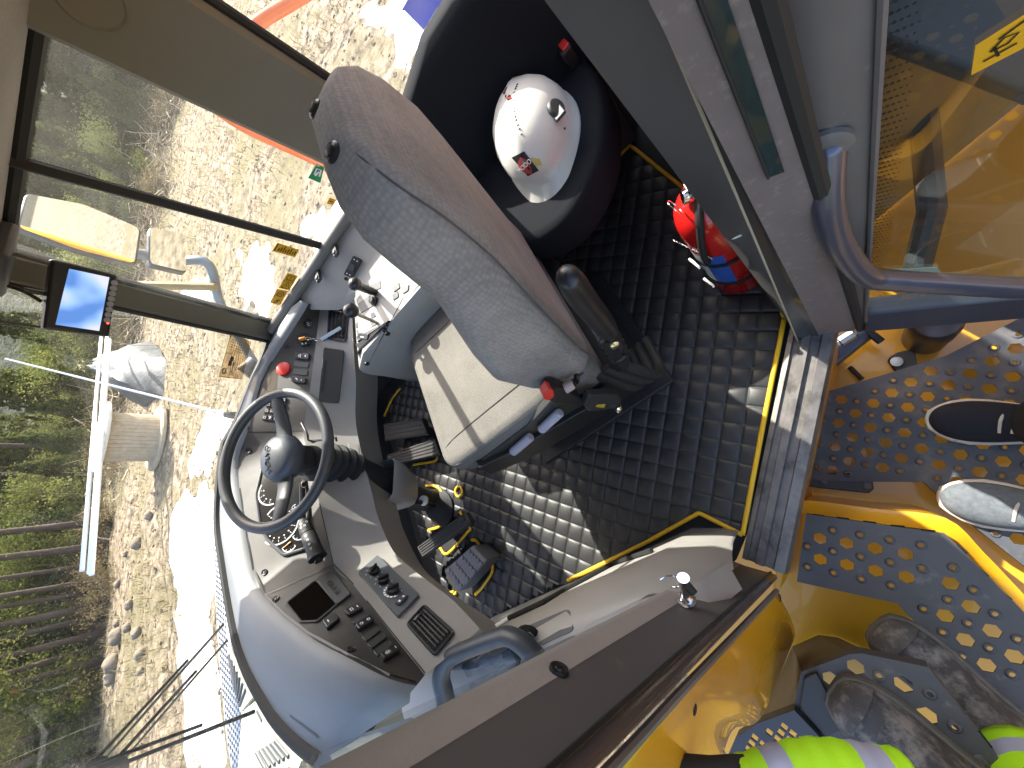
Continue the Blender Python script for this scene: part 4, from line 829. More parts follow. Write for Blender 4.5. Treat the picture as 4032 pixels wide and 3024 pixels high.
for h_, la, lb in ((.0, .155, .120), (.012, .154, .119), (.016, .148, .113), (.05, .147, .112), (.085, .136, .103), (.115, .114, .085), (.138, .08, .059), (.15, .043, .030), (.1535, .012, .008)):
    r_ = []
    for k in range(NH):
        a = 2 * math.pi * k / NH; rid = 1 + (.045 * math.exp(-((math.sin(a)) / .16) ** 2) if h_ > .04 else 0); pk = max(0, math.cos(a)) ** 3 * (.052 if h_ < .013 else 0)
        dz = -.018 * max(0, math.cos(a)) ** 3 if h_ < .013 else 0
        r_.append(hpt(h_ + dz + (.004 * math.exp(-(math.sin(a) / .16) ** 2) if h_ > .1 else 0), a, la * rid + pk, lb))
    rows.append(r_)
b = B(); b.loft(rows, True, True); hs = obj('shell', b, M_hat, hat, smooth=70); S_h = Surf(b)
for i in range(14):
    t = i / 13; px = 2036 + (-14 if .25 < t < .6 else 0) + 0 * t; pt = cr([V((2037, 333, 0)), V((2024, 370, 0)), V((2022, 420, 0)), V((2030, 470, 0)), V((2050, 525, 0))], 8)
    q = pt[min(int(t * 32), 32)]; p, n = S_h.at(q.x, q.y); b = B(); b.box(p + n * .0003, (.005, .005, .002)); obj('vent_hole', b, M_black, hs)
p, n = S_h.at(2188, 430); b = B(); b.lathe([(.024, -.004), (.024, .006), (.020, .010), (.012, .011), (0, .011)], p, n, 20); b.box(p - n * .001 + V((-.01, 0, .0)), (.05, .03, .008)); obj('lamp_clip', b, M_dgrey, hat, bevel=.003)
def hsurf(name, pxs, m, lift, k_=7):
    b = B(); rows = []
    for i in range(k_):
        row_ = []
        for q in range(k_):
            u, v_ = i / (k_ - 1), q / (k_ - 1); x = (pxs[0][0] * (1 - u) + pxs[1][0] * u) * (1 - v_) + (pxs[3][0] * (1 - u) + pxs[2][0] * u) * v_; y = (pxs[0][1] * (1 - u) + pxs[1][1] * u) * (1 - v_) + (pxs[3][1] * (1 - u) + pxs[2][1] * u) * v_
            p, n = S_h.at(x, y); row_.append(p + n * lift)
        rows.append(row_)
    b.loft(rows); return obj(name, b, m, hs, smooth=180)
hsurf('sticker', [(2015, 620), (2064, 595), (2122, 671), (2079, 693)], M_black, .0012)
em = [(2040, 640), (2050, 618), (2062, 622), (2078, 632), (2086, 650), (2094, 668), (2096, 682), (2080, 682), (2062, 676), (2046, 662)]
pe = [S_h.at(*q) for q in em]; pc, nc = S_h.at(2068, 652); b = B(); b.add([pc + nc * .0026] + [p + n * .0022 for p, n in pe], [(0, i + 1, (i + 1) % len(em) + 1) for i in range(len(em))]); obj('emblem', b, mat('emblem_red', (.42, .05, .05), .4), hs)
hsurf('emblem', [(2060, 628), (2072, 634), (2070, 642), (2058, 638)], mat('emblem_green', (.03, .2, .12), .4), .0034, 3)
text('print', 'MODO', pc + nc * .004, S_h.at(2082, 640)[0] - S_h.at(2052, 668)[0], S_h.at(2058, 640)[0] - S_h.at(2075, 668)[0], .016, M_white, hs, .0003)
hsurf('sticker', [(1973, 365), (1985, 345), (2000, 342), (1990, 362)], mat('dark_red_print', (.2, .02, .02), .5), .001, 4)
hsurf('sticker', [(2090, 620), (2125, 625), (2135, 650), (2100, 655)], mat('peeled_yellow_glue', (.55, .42, .12), .6), .0008, 4)
p, n = S_h.at(2223, 506); b = B(); b.lathe([(.003, 0), (.003, .001), (0, .001)], p, n, 10); obj('rivet', b, M_dgrey, hs)

# ================================================================== FIRE EXTINGUISHER
fx = thing('fire_extinguisher', 'red fire extinguisher with blue and white label strapped behind the door pillar', 'fire extinguisher', (.545, -.118, 0))
FO = V((.56, -.112, .015)); rr = .072; M_red = mat('red_enamel', (.55, .012, .01), .18, coat=.5)
b = B(); b.lathe([(.05, 0), (rr - .01, .004), (rr, .02), (rr, .39), (rr - .006, .42), (rr - .02, .445), (rr - .042, .46), (.02, .465)], FO, (0, 0, 1), 40); cyl = obj('cylinder', b, M_red, fx)
def band(name, z0, z1, a0, a1, m, r_=rr + .0008, parent=cyl):
    b = B(); n_ = 16; b.loft([[FO + V((math.cos(a) * r_, math.sin(a) * r_, z)) for a in [a0 + (a1 - a0) * k / n_ for k in range(n_ + 1)]] for z in (z0, z1)]); return obj(name, b, m, parent, smooth=180)
lblu = mat('blue_label', (.03, .10, .42), .3); lwh = mat('white_label', (.7, .7, .7), .35)
band('label_band', .12, .30, 1.2, 2.05, lwh); band('label_band', .12, .30, 2.05, 2.75, lblu)
for z in (.10, .235): band('strap', z, z + .018, .2, 5.8, M_rubber, rr + .0035, fx)
for z, a in ((.24, 1.7), (.10, 1.75)):
    p = FO + V((math.cos(a) * (rr + .012), math.sin(a) * (rr + .012), z)); b = B(); t_ = V((-math.sin(a), math.cos(a), 0)); r3_ = V((math.cos(a), math.sin(a), 0)); b.box(p, (.012, .045, .022), (r3_, t_, V((0, 0, 1)))); obj('clasp', b, M_chrome, fx, bevel=.003)
hd_ = FO + V((0, 0, .465)); b = B(); b.lathe([(.022, 0), (.022, .02), (.016, .025), (.016, .05)], hd_, (0, 0, 1), 18); hv2 = obj('valve', b, M_chrome, fx)
b = B(); b.tube([hd_ + V((.01, -.01, .035)), hd_ + V((-.02, .0, .042)), hd_ + V((-.06, .012, .045))], [.006, .008, .006], 8, flat=1.6); obj('squeeze_lever', b, mat('white_enamel', (.75, .75, .73), .3), fx)
b = B(); b.tube([hd_ + V((.01, -.01, .012)), hd_ + V((-.055, .012, .018))], [.006, .005], 8, flat=1.4); obj('carry_handle', b, MATS['white_enamel'], fx)
p = hd_ + V((.0, .05, .02)); b = B(); b.lathe([(.016, 0), (.016, .01), (0, .011)], hd_ + V((0, .02, .02)), (.2, .9, .3), 18); obj('gauge', b, M_chrome, fx)
b = B(); b.tube([p + V((.020 * math.cos(a), .006 * math.sin(a), .020 * math.sin(a))) for a in [k * .35 for k in range(18)]], .0014, 6, closed=True); obj('pull_ring', b, M_chrome, fx)
b = B(); b.tube(cr([hd_ + V((-.01, .0, .02)), hd_ + V((-.05, .035, -.02)), hd_ + V((-.06, .058, -.10)), hd_ + V((-.055, .062, -.17))], 5), .009, 10); obj('hose', b, M_rubber, fx)
text('print', 'BRANDSLÄCKARE', FO + V((math.cos(1.9) * (rr + .002), math.sin(1.9) * (rr + .002), .335)), V((math.sin(1.9), -math.cos(1.9), 0)), (0, 0, 1), .014, M_white, cyl, .0003)

# ================================================================== DOOR, SWUNG OPEN
dn = V((.8412, -.5407, 0)); dd_ = V((-.5407, -.8412, 0)); DA = V((.262, -.262, 0))
door = thing('cab_door', 'open charcoal cab door with large glass pane and curved grab tube', 'door', (.262, -.262, -.06))
def dpt(s_, z, o=0): return DA + dd_ * s_ + dn * o + V((0, 0, z))
b = B(); b.loft([[dpt(s_ - .03 * z, z, o) for s_, o in ((-.085, -.01), (-.07, -.02), (-.045, -.024), (-.012, -.012), (-.008, .0), (-.012, .03), (-.08, .03))] for z in (-.06, .2, .5, .9, 1.2, 1.42)], True, True); obj('stile', b, M_jambb, door, smooth=30)
b = B(); b.tube([dpt(-.012 - .03 * z, z, -.016) for z in (0., .5, 1., 1.4)], .004, 6); obj('edge_bead', b, M_jambb, door)
b = B(); b.prism([dpt(-.012, -.06, -.03), dpt(.78, -.06, -.03), dpt(.78, -.045, -.035), dpt(.78, .045, -.012), dpt(-.012, .045, -.012)], dn * .045); obj('bottom_rail', b, mat('blue_black_paint', '#3c404c', .4, var=.1), door, bevel=.005)
b = B(); b.prism([dpt(.74, .0, -.02), dpt(.80, .0, -.02), dpt(.76, 1.42, -.02), dpt(.70, 1.42, -.02)], dn * .05); obj('stile', b, M_jambb, door, bevel=.008)
b = B(); b.prism([dpt(-.06, 1.38, -.02), dpt(.76, 1.38, -.02), dpt(.76, 1.44, -.02), dpt(-.06, 1.44, -.02)], dn * .05); obj('top_rail', b, M_jambb, door, bevel=.008)
b = B(); b.add([dpt(-.02, .04, .002), dpt(.76, .04, .002), dpt(.73, 1.39, .002), dpt(-.06, 1.39, .002)], [(0, 1, 2, 3)]); pane_ = obj('door_glass', b, glass('door_glass', (.72, .80, .73), .9, 1.5, haze=.015), door)
fd = B()
for i in range(6):
    for j in range(110):
        s_ = -.012 + i * .0045 + (.00225 if j % 2 else 0); z = .25 + j * .0105; r_ = .0025 * (1 - i / 8.5); s_ -= .03 * z; c = dpt(s_, z, -.0005)
        fd.add([c + dd_ * r_ * math.cos(a) + V((0, 0, r_ * math.sin(a))) for a in [k * 1.0472 for k in range(6)]], [(0, 1, 2, 3, 4, 5)])
o = obj('frit_dots', fd, mat('black_frit', (.01, .01, .01), .5), pane_, recalc=False, smooth=0); o['kind'] = 'stuff'
b = B(); q = [dpt(-.075, .80, -.02), dpt(-.078, .74, -.05), dpt(-.072, .66, -.062), dpt(-.055, .56, -.065), dpt(-.03, .47, -.065), dpt(.0, .435, -.065), dpt(.06, .385, -.065), dpt(.2, .275, -.065), dpt(.36, .15, -.06), dpt(.40, .10, -.03), dpt(.41, .06, -.01)]
b.tube(cr(q, 6), .0175, 16); obj('grab_tube', b, mat('satin_grey_paint', '#5a5a66', .28, .5), door, smooth=180)
b = B(); b.lathe([(.026, 0), (.026, .006), (.019, .010)], dpt(-.078, .80, -.024), -dn, 18); obj('tube_flange', b, M_jambb, door)
b = B(); b.prism([dpt(.002, .315, -.001), dpt(.077, .284, -.001), dpt(.084, .248, -.001), dpt(.006, .272, -.001)], -dn * .0006); obj('decal', b, mat('pale_green_label', '#93a398', .6), pane_)
b = B(); q = [dpt(.030, .800, -.0015), dpt(.026, .838, -.0015), dpt(.058, .858, -.0015), dpt(.058, .812, -.0015)]; b.add(q, [(0, 1, 2, 3)]); b.m = 1
for wd, pts in ((.002, [(.3, .2), (.3, .8)]), (.002, [(.2, .5), (.6, .35)]), (.002, [(.5, .3), (.7, .5), (.6, .75), (.45, .6), (.5, .3)]), (.002, [(.75, .4), (.85, .8)])): ribbon(b, [uvq(q, *p) for p in pts], -dn, wd, .001)
obj('decal', b, [M_stick, M_ink], pane_, recalc=False, smooth=0)
b = B(); b.box(dpt(-.09, .45, .02), (.05, .03, .05)); obj('hinge', b, M_dgrey, door, bevel=.006)
b = B(); b.box(dpt(-.095, .02, .02), (.06, .03, .05)); obj('hinge', b, M_dgrey, door, bevel=.006)
b = B(); b.lathe([(.008, 0), (.008, .005), (0, .006)], dpt(-.12, .12, -.01), (0, .6, .6), 10); obj('hinge_bolt', b, M_chrome, door)

# ================================================================== MONITOR
mo = thing('camera_monitor', 'black rear-view camera monitor hanging from the right front pillar', 'monitor', (1.03, 1.06, 1.2))
MC = pd(325, 1173, 1.48); q4 = [pd(205, 1018, 1.44), pd(468, 1083, 1.47), pd(432, 1328, 1.47), pd(172, 1296, 1.44)]
mc = sum(q4, V()) / 4; ux = ((q4[1] + q4[2]) - (q4[0] + q4[3])).normalized(); mn = ux.cross((q4[0] + q4[1]) - (q4[2] + q4[3])).normalized(); mn = mn if mn.dot(EYE - mc) > 0 else -mn; uy = mn.cross(ux); uy = uy if uy.dot(q4[0] - q4[3]) > 0 else -uy
Wm = ((q4[0] - q4[1]).length + (q4[3] - q4[2]).length) / 2; Hm = ((q4[0] - q4[3]).length + (q4[1] - q4[2]).length) / 2
def mp(px, py, o=0): return pp(px, py, mc, mn) + mn * o
cor = [mp(205, 1018), mp(468, 1083), mp(432, 1328), mp(172, 1296)]
b = B(); b.prism([p - mn * .03 for p in cor], mn * .03); obj('housing', b, M_black, mo, bevel=.006)
sm = bpy.data.materials.new('screen_picture'); sm.use_nodes = True; n_ = sm.node_tree.nodes; l_ = sm.node_tree.links; pb = n_['Principled BSDF']; tcx = n_.new('ShaderNodeTexCoord'); nz = n_.new('ShaderNodeTexNoise'); nz.inputs['Scale'].default_value = 9; nz.inputs['Detail'].default_value = 2
rp_ = n_.new('ShaderNodeValToRGB'); e = rp_.color_ramp.elements; e[0].position = .38; e[0].color = (.05, .12, .3, 1); e[1].position = .62; e[1].color = (.32, .33, .40, 1); e2_ = rp_.color_ramp.elements.new(.5); e2_.color = (.16, .26, .5, 1)
l_.new(tcx.outputs['Object'], nz.inputs['Vector']); l_.new(nz.outputs['Fac'], rp_.inputs['Fac']); l_.new(rp_.outputs[0], pb.inputs['Emission Color']); pb.inputs['Emission Strength'].default_value = .55; pb.inputs['Base Color'].default_value = (.02, .02, .02, 1); pb.inputs['Roughness'].default_value = .12
b = B(); b.prism([mp(272, 1058, .0002), mp(430, 1092, .0002), mp(390, 1303, .0002), mp(218, 1278, .0002)], mn * .001); obj('screen', b, sm, mo)
for i in range(8):
    t = i / 7; c = mp(449 - 28 * t, 1114 + 146 * t, .001); b = B(); b.lathe([(.0068, 0), (.0068, .002), (.005, .003), (0, .003)], c, mn, 14); obj('button', b, mat('grey_button', '#8c8c90', .4), mo)
b = B(); b.lathe([(.0025, 0), (.002, .001), (0, .001)], mp(424, 1272, .001), mn, 8); obj('power_light', b, mat('red_led', (1, .03, .02), .4, emit=3), mo)
for q0, q1, r_ in ((mc - mn * .03, mc - mn * .03 - ux * (Wm * .5 + .03), .006), (mp(168, 1290) - mn * .015, mp(168, 1290) - mn * .02 - ux * .06, .003), (mp(205, 1040) - mn * .015, mp(190, 1030) - mn * .02 - ux * .05, .004)):
    b = B(); b.tube([q0, q1], r_, 8); obj('bracket', b, M_dgrey, mo)
b = B(); b.tube(cr([mp(180, 1190) - mn * .03, mp(110, 1150) - mn * .03, mp(60, 1130) - mn * .05], 5), .004, 6); obj('cable', b, M_rubber, mo)
# ================================================================== STEPS AND YELLOW BODY
Z1, Z2, Z3 = -.34, -.12, .134
def holed(name, label, pxs, z, holes, rims, parent=None, m=None, group=None, th=.005, skirt=.03):
    ol = [pz(x, y, z) for x, y in pxs]; P2 = [p.xy.copy() for p in ol]; vs = list(P2); ed = [(i, (i + 1) % len(P2)) for i in range(len(P2))]; dz = [0] * len(P2); hp = []
    poly = [tuple(p) for p in P2]
    for c, r_, n_, a0 in holes:
        if not pip(c, poly) or dpoly(c, poly) < r_ + .006: continue
        o = len(vs); lp = [V((c[0] + r_ * math.cos(a0 + 2 * math.pi * k / n_), c[1] + r_ * math.sin(a0 + 2 * math.pi * k / n_))) for k in range(n_)]; vs += lp; dz += [0] * n_; ed += [(o + k, o + (k + 1) % n_) for k in range(n_)]; hp.append([tuple(q) for q in lp])
    for c, r_ in rims:
        if not pip(c, poly) or dpoly(c, poly) < r_ * 2.2: continue
        if any(dpoly(c, h_) < r_ * 2.1 or pip(c, h_) for h_ in hp): continue
        for rad, hh in ((r_ * 1.9, 0), (r_ * 1.25, .0035), (r_, .0035)):
            o = len(vs); lp = [V((c[0] + rad * math.cos(2 * math.pi * k / 10), c[1] + rad * math.sin(2 * math.pi * k / 10))) for k in range(10)]; vs += lp; dz += [hh] * 10; ed += [(o + k, o + (k + 1) % 10) for k in range(10)]
        hp.append([tuple(q) for q in lp])
    res = delaunay_2d_cdt(vs, ed, [], 0, 1e-6); ov, _, of, orig = res[0], res[1], res[2], res[3]
    b = B(); zz = [dz[o_[0]] if o_ else 0 for o_ in orig]
    b.v = [V((p[0], p[1], z + h_)) for p, h_ in zip(ov, zz)]
    for f_ in of:
        c = ((ov[f_[0]][0] + ov[f_[1]][0] + ov[f_[2]][0]) / 3, (ov[f_[0]][1] + ov[f_[1]][1] + ov[f_[2]][1]) / 3)
        if pip(c, poly) and not any(pip(c, h_) for h_ in hp): b.f.append(list(f_)); b.mi.append(0)
    t = thing(name, label, 'step', tuple(sum(ol, V()) / len(ol)), group); o = obj('tread', b, m or M_step, t, solid=th, smooth=0)
    sk = B(); N_ = len(ol); sk.loft([[p - V((0, 0, .001)) for p in ol] + [ol[0] - V((0, 0, .001))], [p - V((0, 0, skirt)) for p in ol] + [ol[0] - V((0, 0, skirt))]]); obj('folded_edge', sk, m or M_step, t, solid=.003, smooth=0)
    return t
def lattice(base, a, c, z, nr=14):
    p0 = pz(*base, z).xy; A = (pz(base[0] + a[0], base[1] + a[1], z).xy - p0); C_ = (pz(base[0] + c[0], base[1] + c[1], z).xy - p0)
    return [(p0 + A * i + C_ * j, A, C_) for i in range(-nr, nr + 1) for j in range(-nr, nr + 1)]
HR = .0155; s9 = .6076
def pattern(base, a, c, z, ok=lambda p: True, rot=None, so=0):
    H_, Rm = [], []
    for p, A, C_ in lattice(base, a, c, z):
        if ok(p): H_.append((tuple(p), HR, 6, rot if rot is not None else math.atan2(A.y, A.x) + .5))
        q = p + C_ * .5 + A * so
        if ok(q): Rm.append((tuple(q), .0052))
    return H_, Rm
GS = 'perforated step plates outside the door'
hh, rm_ = pattern((3368.5, 1627.8), (115 * s9, -65 * s9), (-20 * s9, 155 * s9), Z1, rot=math.atan2(*reversed((pz(3420, 1628, Z1) - pz(3368, 1628, Z1)).xy)))
pl1 = holed('step_plate', 'large worn perforated step plate under the sneakers, below the door sill', [(3238, 1549), (3721, 1403), (4032, 1245), (4300, 1120), (4350, 2480), (3763, 2016), (3636, 1897), (3441, 1897), (3192, 1890), (3217, 1652)], Z1, hh, rm_, group=GS, m=mat('worn_step_steel', '#45474c', .65, 0, var=.2, vs=10, dirt='#66605a', ds=11, dth=.50))
b = B(); b.prism([pz(x, y, Z1 - .012) for x, y in rpoly([(3195, 1858), (3430, 1866), (3441, 1925), (3420, 1942), (3180, 1916)], .12)], (0, 0, .008)); o = obj('mounting_tab', b, mat('dark_step_steel', '#353433', .5, .2), pl1, bevel=.003)
for q in ((3240, 1895), (3410, 1914)): b = B(); b.lathe([(.013, 0), (.013, .003), (.008, .004), (.008, .010), (0, .011)], pz(*q, Z1 - .005), (0, 0, 1), 6); obj('bolt', b, M_step, pl1)
o9 = (2688, 2016); c9 = lambda x, y: (o9[0] + x * s9, o9[1] + y * s9)
L2 = pz(*c9(1500, 420), Z2).xy; L2d = (pz(*c9(1600, 130), Z2).xy - pz(*c9(1440, 620), Z2).xy); L2n = V((-L2d.y, L2d.x)).normalized(); sgn = 1 if (pz(*c9(900, 250), Z2).xy - L2).dot(L2n) > 0 else -1
h2a, r2a = pattern(c9(890, 170), (172 * s9, 31 * s9), (2 * s9, 135 * s9), Z2, lambda p: (V(p) - L2).dot(L2n) * sgn > -.01, so=.5)
h2b, r2b_ = pattern(c9(1700, 670), (165 * s9, -60 * s9), (130 * s9, 155 * s9), Z2, lambda p: (V(p) - L2).dot(L2n) * sgn < -.03, so=.5)
P2_ = [(3174, 2022), (3721, 2101), (4032, 2411), (4250, 2650), (4150, 3000), (4006, 2800), (3563, 2411), (3533, 2374), (3138, 2289)]
pl2 = holed('step_plate', 'middle perforated step plate beneath the upper dusty work boot', P2_, Z2, h2a + h2b, r2a + r2b_, group=GS)
hh, rm_ = pattern(c9(1430, 1110), (152 * s9, 205 * s9), (-310 * s9, -110 * s9), Z3)
hh.append((tuple(pz(*c9(1115, 985), Z3).xy), HR, 6, .3))
P3_ = [(3156, 2642), (3344, 2572), (3393, 2569), (3654, 2624), (3697, 2678), (3842, 2867), (3964, 3024), (4100, 3200), (3700, 3400), (3300, 3050), (3138, 2800), (3125, 2775)]
pl3 = holed('step_plate', 'topmost perforated step plate beneath the lower dusty work boot', P3_, Z3, hh, rm_, group=GS)
for pl, z, sl in ((pl2, Z2, [((842, 25), (915, 35)), ((1000, 45), (1080, 55)), ((1170, 70), (1255, 80)), ((1350, 97), (1440, 105)), ((1545, 125), (1640, 135)), ((1765, 215), (1835, 275)), ((1900, 365), (1970, 425)), ((2040, 510), (2120, 575))]), (pl3, Z3, [((1580, 1025), (1655, 1115)), ((1730, 1225), (1815, 1320)), ((1900, 1420), (1985, 1530))])):
    for a, c in sl:
        pa, pc = pz(*c9(*a), z + .0015), pz(*c9(*c), z + .0015); b = B(); b.tube([pa, pc], .006, 8, flat=.3); obj('slot', b, mat('deep_black', (.003, .003, .003), .9), pl)
# yellow fender under the steps
yb = thing('yellow_fender', 'yellow painted fender and deck carrying the perforated steps', 'fender', (-.2, .1, -.5))
b = B(); b.prism([(.8, -2.2, -.56), (.8, -.2, -.56), (.6, .1, -.56), (.1, .5, -.56), (-.3, .9, -.56), (-1.2, .9, -.56), (-1.2, -2.2, -.56)], (0, 0, .05)); obj('deck', b, M_yellow, yb)
def wall(name, top, bot, m, parent, sm=40, solid=.004): b = B(); b.loft([top, bot]); return obj(name, b, m, parent, smooth=sm, solid=solid)
tp = cr([pz(*q, Z2 - .012) for q in ((3130, 2040), (3174, 2024), (3450, 2063), (3721, 2103), (3880, 2250), (4032, 2413), (4250, 2655))], 4)
b = B(); b.loft([[p + V((0, 0, .0)) for p in tp], [p + (V((.05, -.05, 0))) * .25 + V((0, 0, -.02)) for p in tp], [p + V((.06, -.055, -.06)) * .45 for p in tp], [p + V((.02, -.02, -.37)) for p in tp]]); obj('riser', b, M_yellow, yb, smooth=60)
tp = [pz(*q, Z3 - .012) for q in ((3125, 2775), (3156, 2642), (3344, 2572), (3393, 2569), (3654, 2624))]; bt_ = [pz(*q, -.255) for q in ((2990, 2840), (3120, 2545), (3222, 2500), (3300, 2510), (3445, 2578))]
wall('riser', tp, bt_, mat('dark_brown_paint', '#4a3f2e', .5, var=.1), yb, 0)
b = B(); b.prism([pz(*q, -.26) for q in ((3100, 1880), (3060, 2200), (3040, 2330), (3080, 2480), (2985, 2860), (3150, 2900), (3500, 2700), (3640, 2520), (3560, 2374), (3150, 2270), (3170, 2030), (3150, 1900))], (0, 0, -.02)); obj('ledge', b, M_yellow, yb, bevel=.006)
q0, q1 = s0 + nS * .10 + V((0, 0, -.075)), s1 + dS * .06 + nS * .10 + V((0, 0, -.075)); wall('sill_skirt', [q0, q0.lerp(q1, .5), q1], [p + nS * .015 + V((0, 0, -.45)) for p in (q0, q0.lerp(q1, .5), q1)], M_yellow, yb)
ypn = thing('body_panel', 'glossy yellow side panel with black plugs in front of the door pillar', 'body panel', (-.3, .4, -.1))
T = [pz(*q) for q in ((3045, 2322, .09), (2900, 2470, .40), (2690, 2682, .68), (2520, 2860, .83), (2360, 3024, .94), (2200, 3200, 1.02))]; Bm = [pz(*q) for q in ((3125, 2500, -.15), (3060, 2660, .05), (2980, 2830, .25), (2880, 2862, .33), (2815, 3024, .45), (2700, 3200, .55))]
T = resamp(cr(T, 5), 31); Bm = resamp(cr(Bm, 5), 31); b = B(); rows = []
for t in [i / 12 for i in range(13)]: rows.append([a.lerp(c, t) + V((-.006, -.006, 0)) * math.sin(math.pi * t) for a, c in zip(T, Bm)])
b.loft(rows); obj('skin', b, mat('glossy_yellow_paint', (.62, .29, .012), .22, coat=.6, var=.04, vs=4), ypn, smooth=60, solid=.004); S_y = Surf(b)
for q in ((3065, 2355), (2725, 2790)):
    p, n = S_y.at(*q); b = B(); b.lathe([(.010, -.002), (.010, .003), (.006, .005), (0, .0045)], p, n, 18); obj('plug', b, M_rubber, ypn)
line([(2690, 2690), (2745, 2800), (2800, 2920), (2830, 2990)], mat('shadow_gap', (.05, .02, .002), .8), ypn, .002, 'seam', surf=S_y)
b = B(); b.tube([p + V((-.004, -.006, .003)) for p in T], .006, 8); obj('edge_strip', b, M_jambb, ypn)
# grating on the front deck
gq = [(2985, 2845), (3128, 2792), (3235, 2905), (3080, 3040), (2830, 3060), (2900, 2900)]
gh = []
for i in range(-12, 13):
    for j in range(-12, 13):
        p = pz(3050, 2930, .16).xy + V((.016 * i, 0)) + V((0, .016 * j)); a = .6; p = pz(3050, 2930, .16).xy + V((math.cos(a) * .0165 * i - math.sin(a) * .0165 * j, math.sin(a) * .0165 * i + math.cos(a) * .0165 * j))
        if j % 4: gh.append((tuple(p), .0085, 4, a + .785))
gr = holed('deck_grating', 'dark square-holed grating beside the topmost step', gq, .16, gh, [], m=mat('dark_blue_grating', '#3f4044', .5, .3))
b = B(); b.prism([pz(*q, Z3 + .02) for q in rpoly([(3165, 2672), (3215, 2650), (3330, 2870), (3255, 2905), (3150, 2790)], .1)], (0, 0, -.025)); obj('kick_plate', b, mat('dark_step_steel', '#353433', .5, .2), pl3, bevel=.006)
# hydraulic cylinder under the sill
hc = thing('hydraulic_cylinder', 'blue-grey hydraulic cylinder with steel hose fitting below the door sill', 'cylinder', pz(3250, 1420, -.46))
p0, p1 = pz(3080, 1560, -.43), pz(3412, 1288, -.43); ax = (p1 - p0).normalized(); L = (p1 - p0).length
b = B(); b.lathe([(.037, 0), (.037, L - .012), (.034, L - .003), (.02, L)], p0, ax, 26); obj('barrel', b, mat('blue_grey_paint', '#474c5c', .35, .3, var=.15, dirt='#7b6d5c', ds=20, dth=.62), hc)
f0, f1 = pz(3180, 1425, -.385), pz(3368, 1308, -.385); ax2 = (f1 - f0).normalized(); L2_ = (f1 - f0).length
b = B(); b.lathe([(.010, 0), (.010, L2_ * .35), (.013, L2_ * .36), (.013, L2_ * .42), (.009, L2_ * .43), (.009, L2_ * .5), (.015, L2_ * .51), (.015, L2_ * .66), (.011, L2_ * .67), (.018, L2_ * .68), (.018, L2_ * .95), (.012, L2_)], f0, ax2, 8); obj('hose_fitting', b, M_zinc, hc, smooth=25)
b = B(); b.box(pz(3240, 1428, -.395), (.03, .012, .002), (ax, V((0, 0, 1)).cross(ax), V((0, 0, 1)))); obj('barcode_tag', b, M_white, hc)
b = B(); b.tube([p1 - ax * .02, p1 + ax * .05 + V((.0, -.03, 0))], .02, 10); obj('clevis', b, M_blackm, hc)
pt_ = thing('cab_mount', 'dark round cab mount with bolted foot next to the step plate', 'mount', pz(3640, 1380, -.5))
c = pz(3640, 1330, -.5); b = B(); b.lathe([(.055, 0), (.055, .1), (.058, .11), (.058, .2), (.05, .22), (.03, .23)], c, (0, 0, 1), 26); obj('body', b, mat('dark_bronze_steel', '#4b4645', .35, .6), pt_)
b = B(); b.prism([pz(x, y, -.5) for x, y in rpoly([(3490, 1420), (3530, 1390), (3600, 1380), (3610, 1450), (3530, 1475)], .25)], (0, 0, .02)); obj('foot', b, MATS['dark_step_steel'], pt_, bevel=.003)
b = B(); b.lathe([(.016, 0), (.016, .008), (0, .009)], pz(3530, 1425, -.478), (0, 0, 1), 12); obj('bolt', b, M_zinc, pt_)
for q0, q1, r_ in ((pz(3400, 1290, -.4), pz(3470, 1345, -.42), .012), (pz(3345, 1445, -.48), pz(3395, 1495, -.48), .008)):
    b = B(); b.tube([q0, q1], r_, 8); obj('cable_clamp', b, M_blackm, pt_)
# frame plate behind the door glass
fb = thing('frame_bracket', 'dark grey bracket and yellow frame plate seen through the door glass', 'bracket', (.45, -.75, -.5))
b = B(); b.prism([(.62, -.40, -.5), (.80, -2.0, -.5), (.80, -2.0, .75), (.62, -.40, .75)], (.02, 0, 0)); obj('frame_plate', b, mat('shaded_yellow_paint', '#7a5c20', .7, var=.15, vs=3, dirt='#5d4c33', ds=4, dth=.5), fb)  # yellow plate with shade put into its darker, browner colour
b = B(); b.prism([(.34, -.55, .32), (.64, -.46, .42), (.70, -.95, .45), (.40, -1.05, .34)], (0, 0, .04)); obj('plate', b, mat('dark_blue_steel', '#2c3138', .45, .3), fb, bevel=.01)
b = B(); b.lathe([(.03, 0), (.03, .012), (.014, .013), (.014, .028), (0, .03)], (.5, -.68, .405), (-.2, -.1, 1), 18); obj('bolt', b, M_zinc, fb)
b = B(); b.tube([(.32, -.42, -.2), (.45, -.55, -.15), (.7, -.7, -.1)], .03, 10); obj('brace', b, MATS['dark_blue_steel'], fb)
b = B(); b.tube([(.30, -.40, -.22), (.33, -.47, -.2)], .022, 8); obj('fitting', b, mat('pale_green_nut', '#a4b39c', .45, .2), fb)
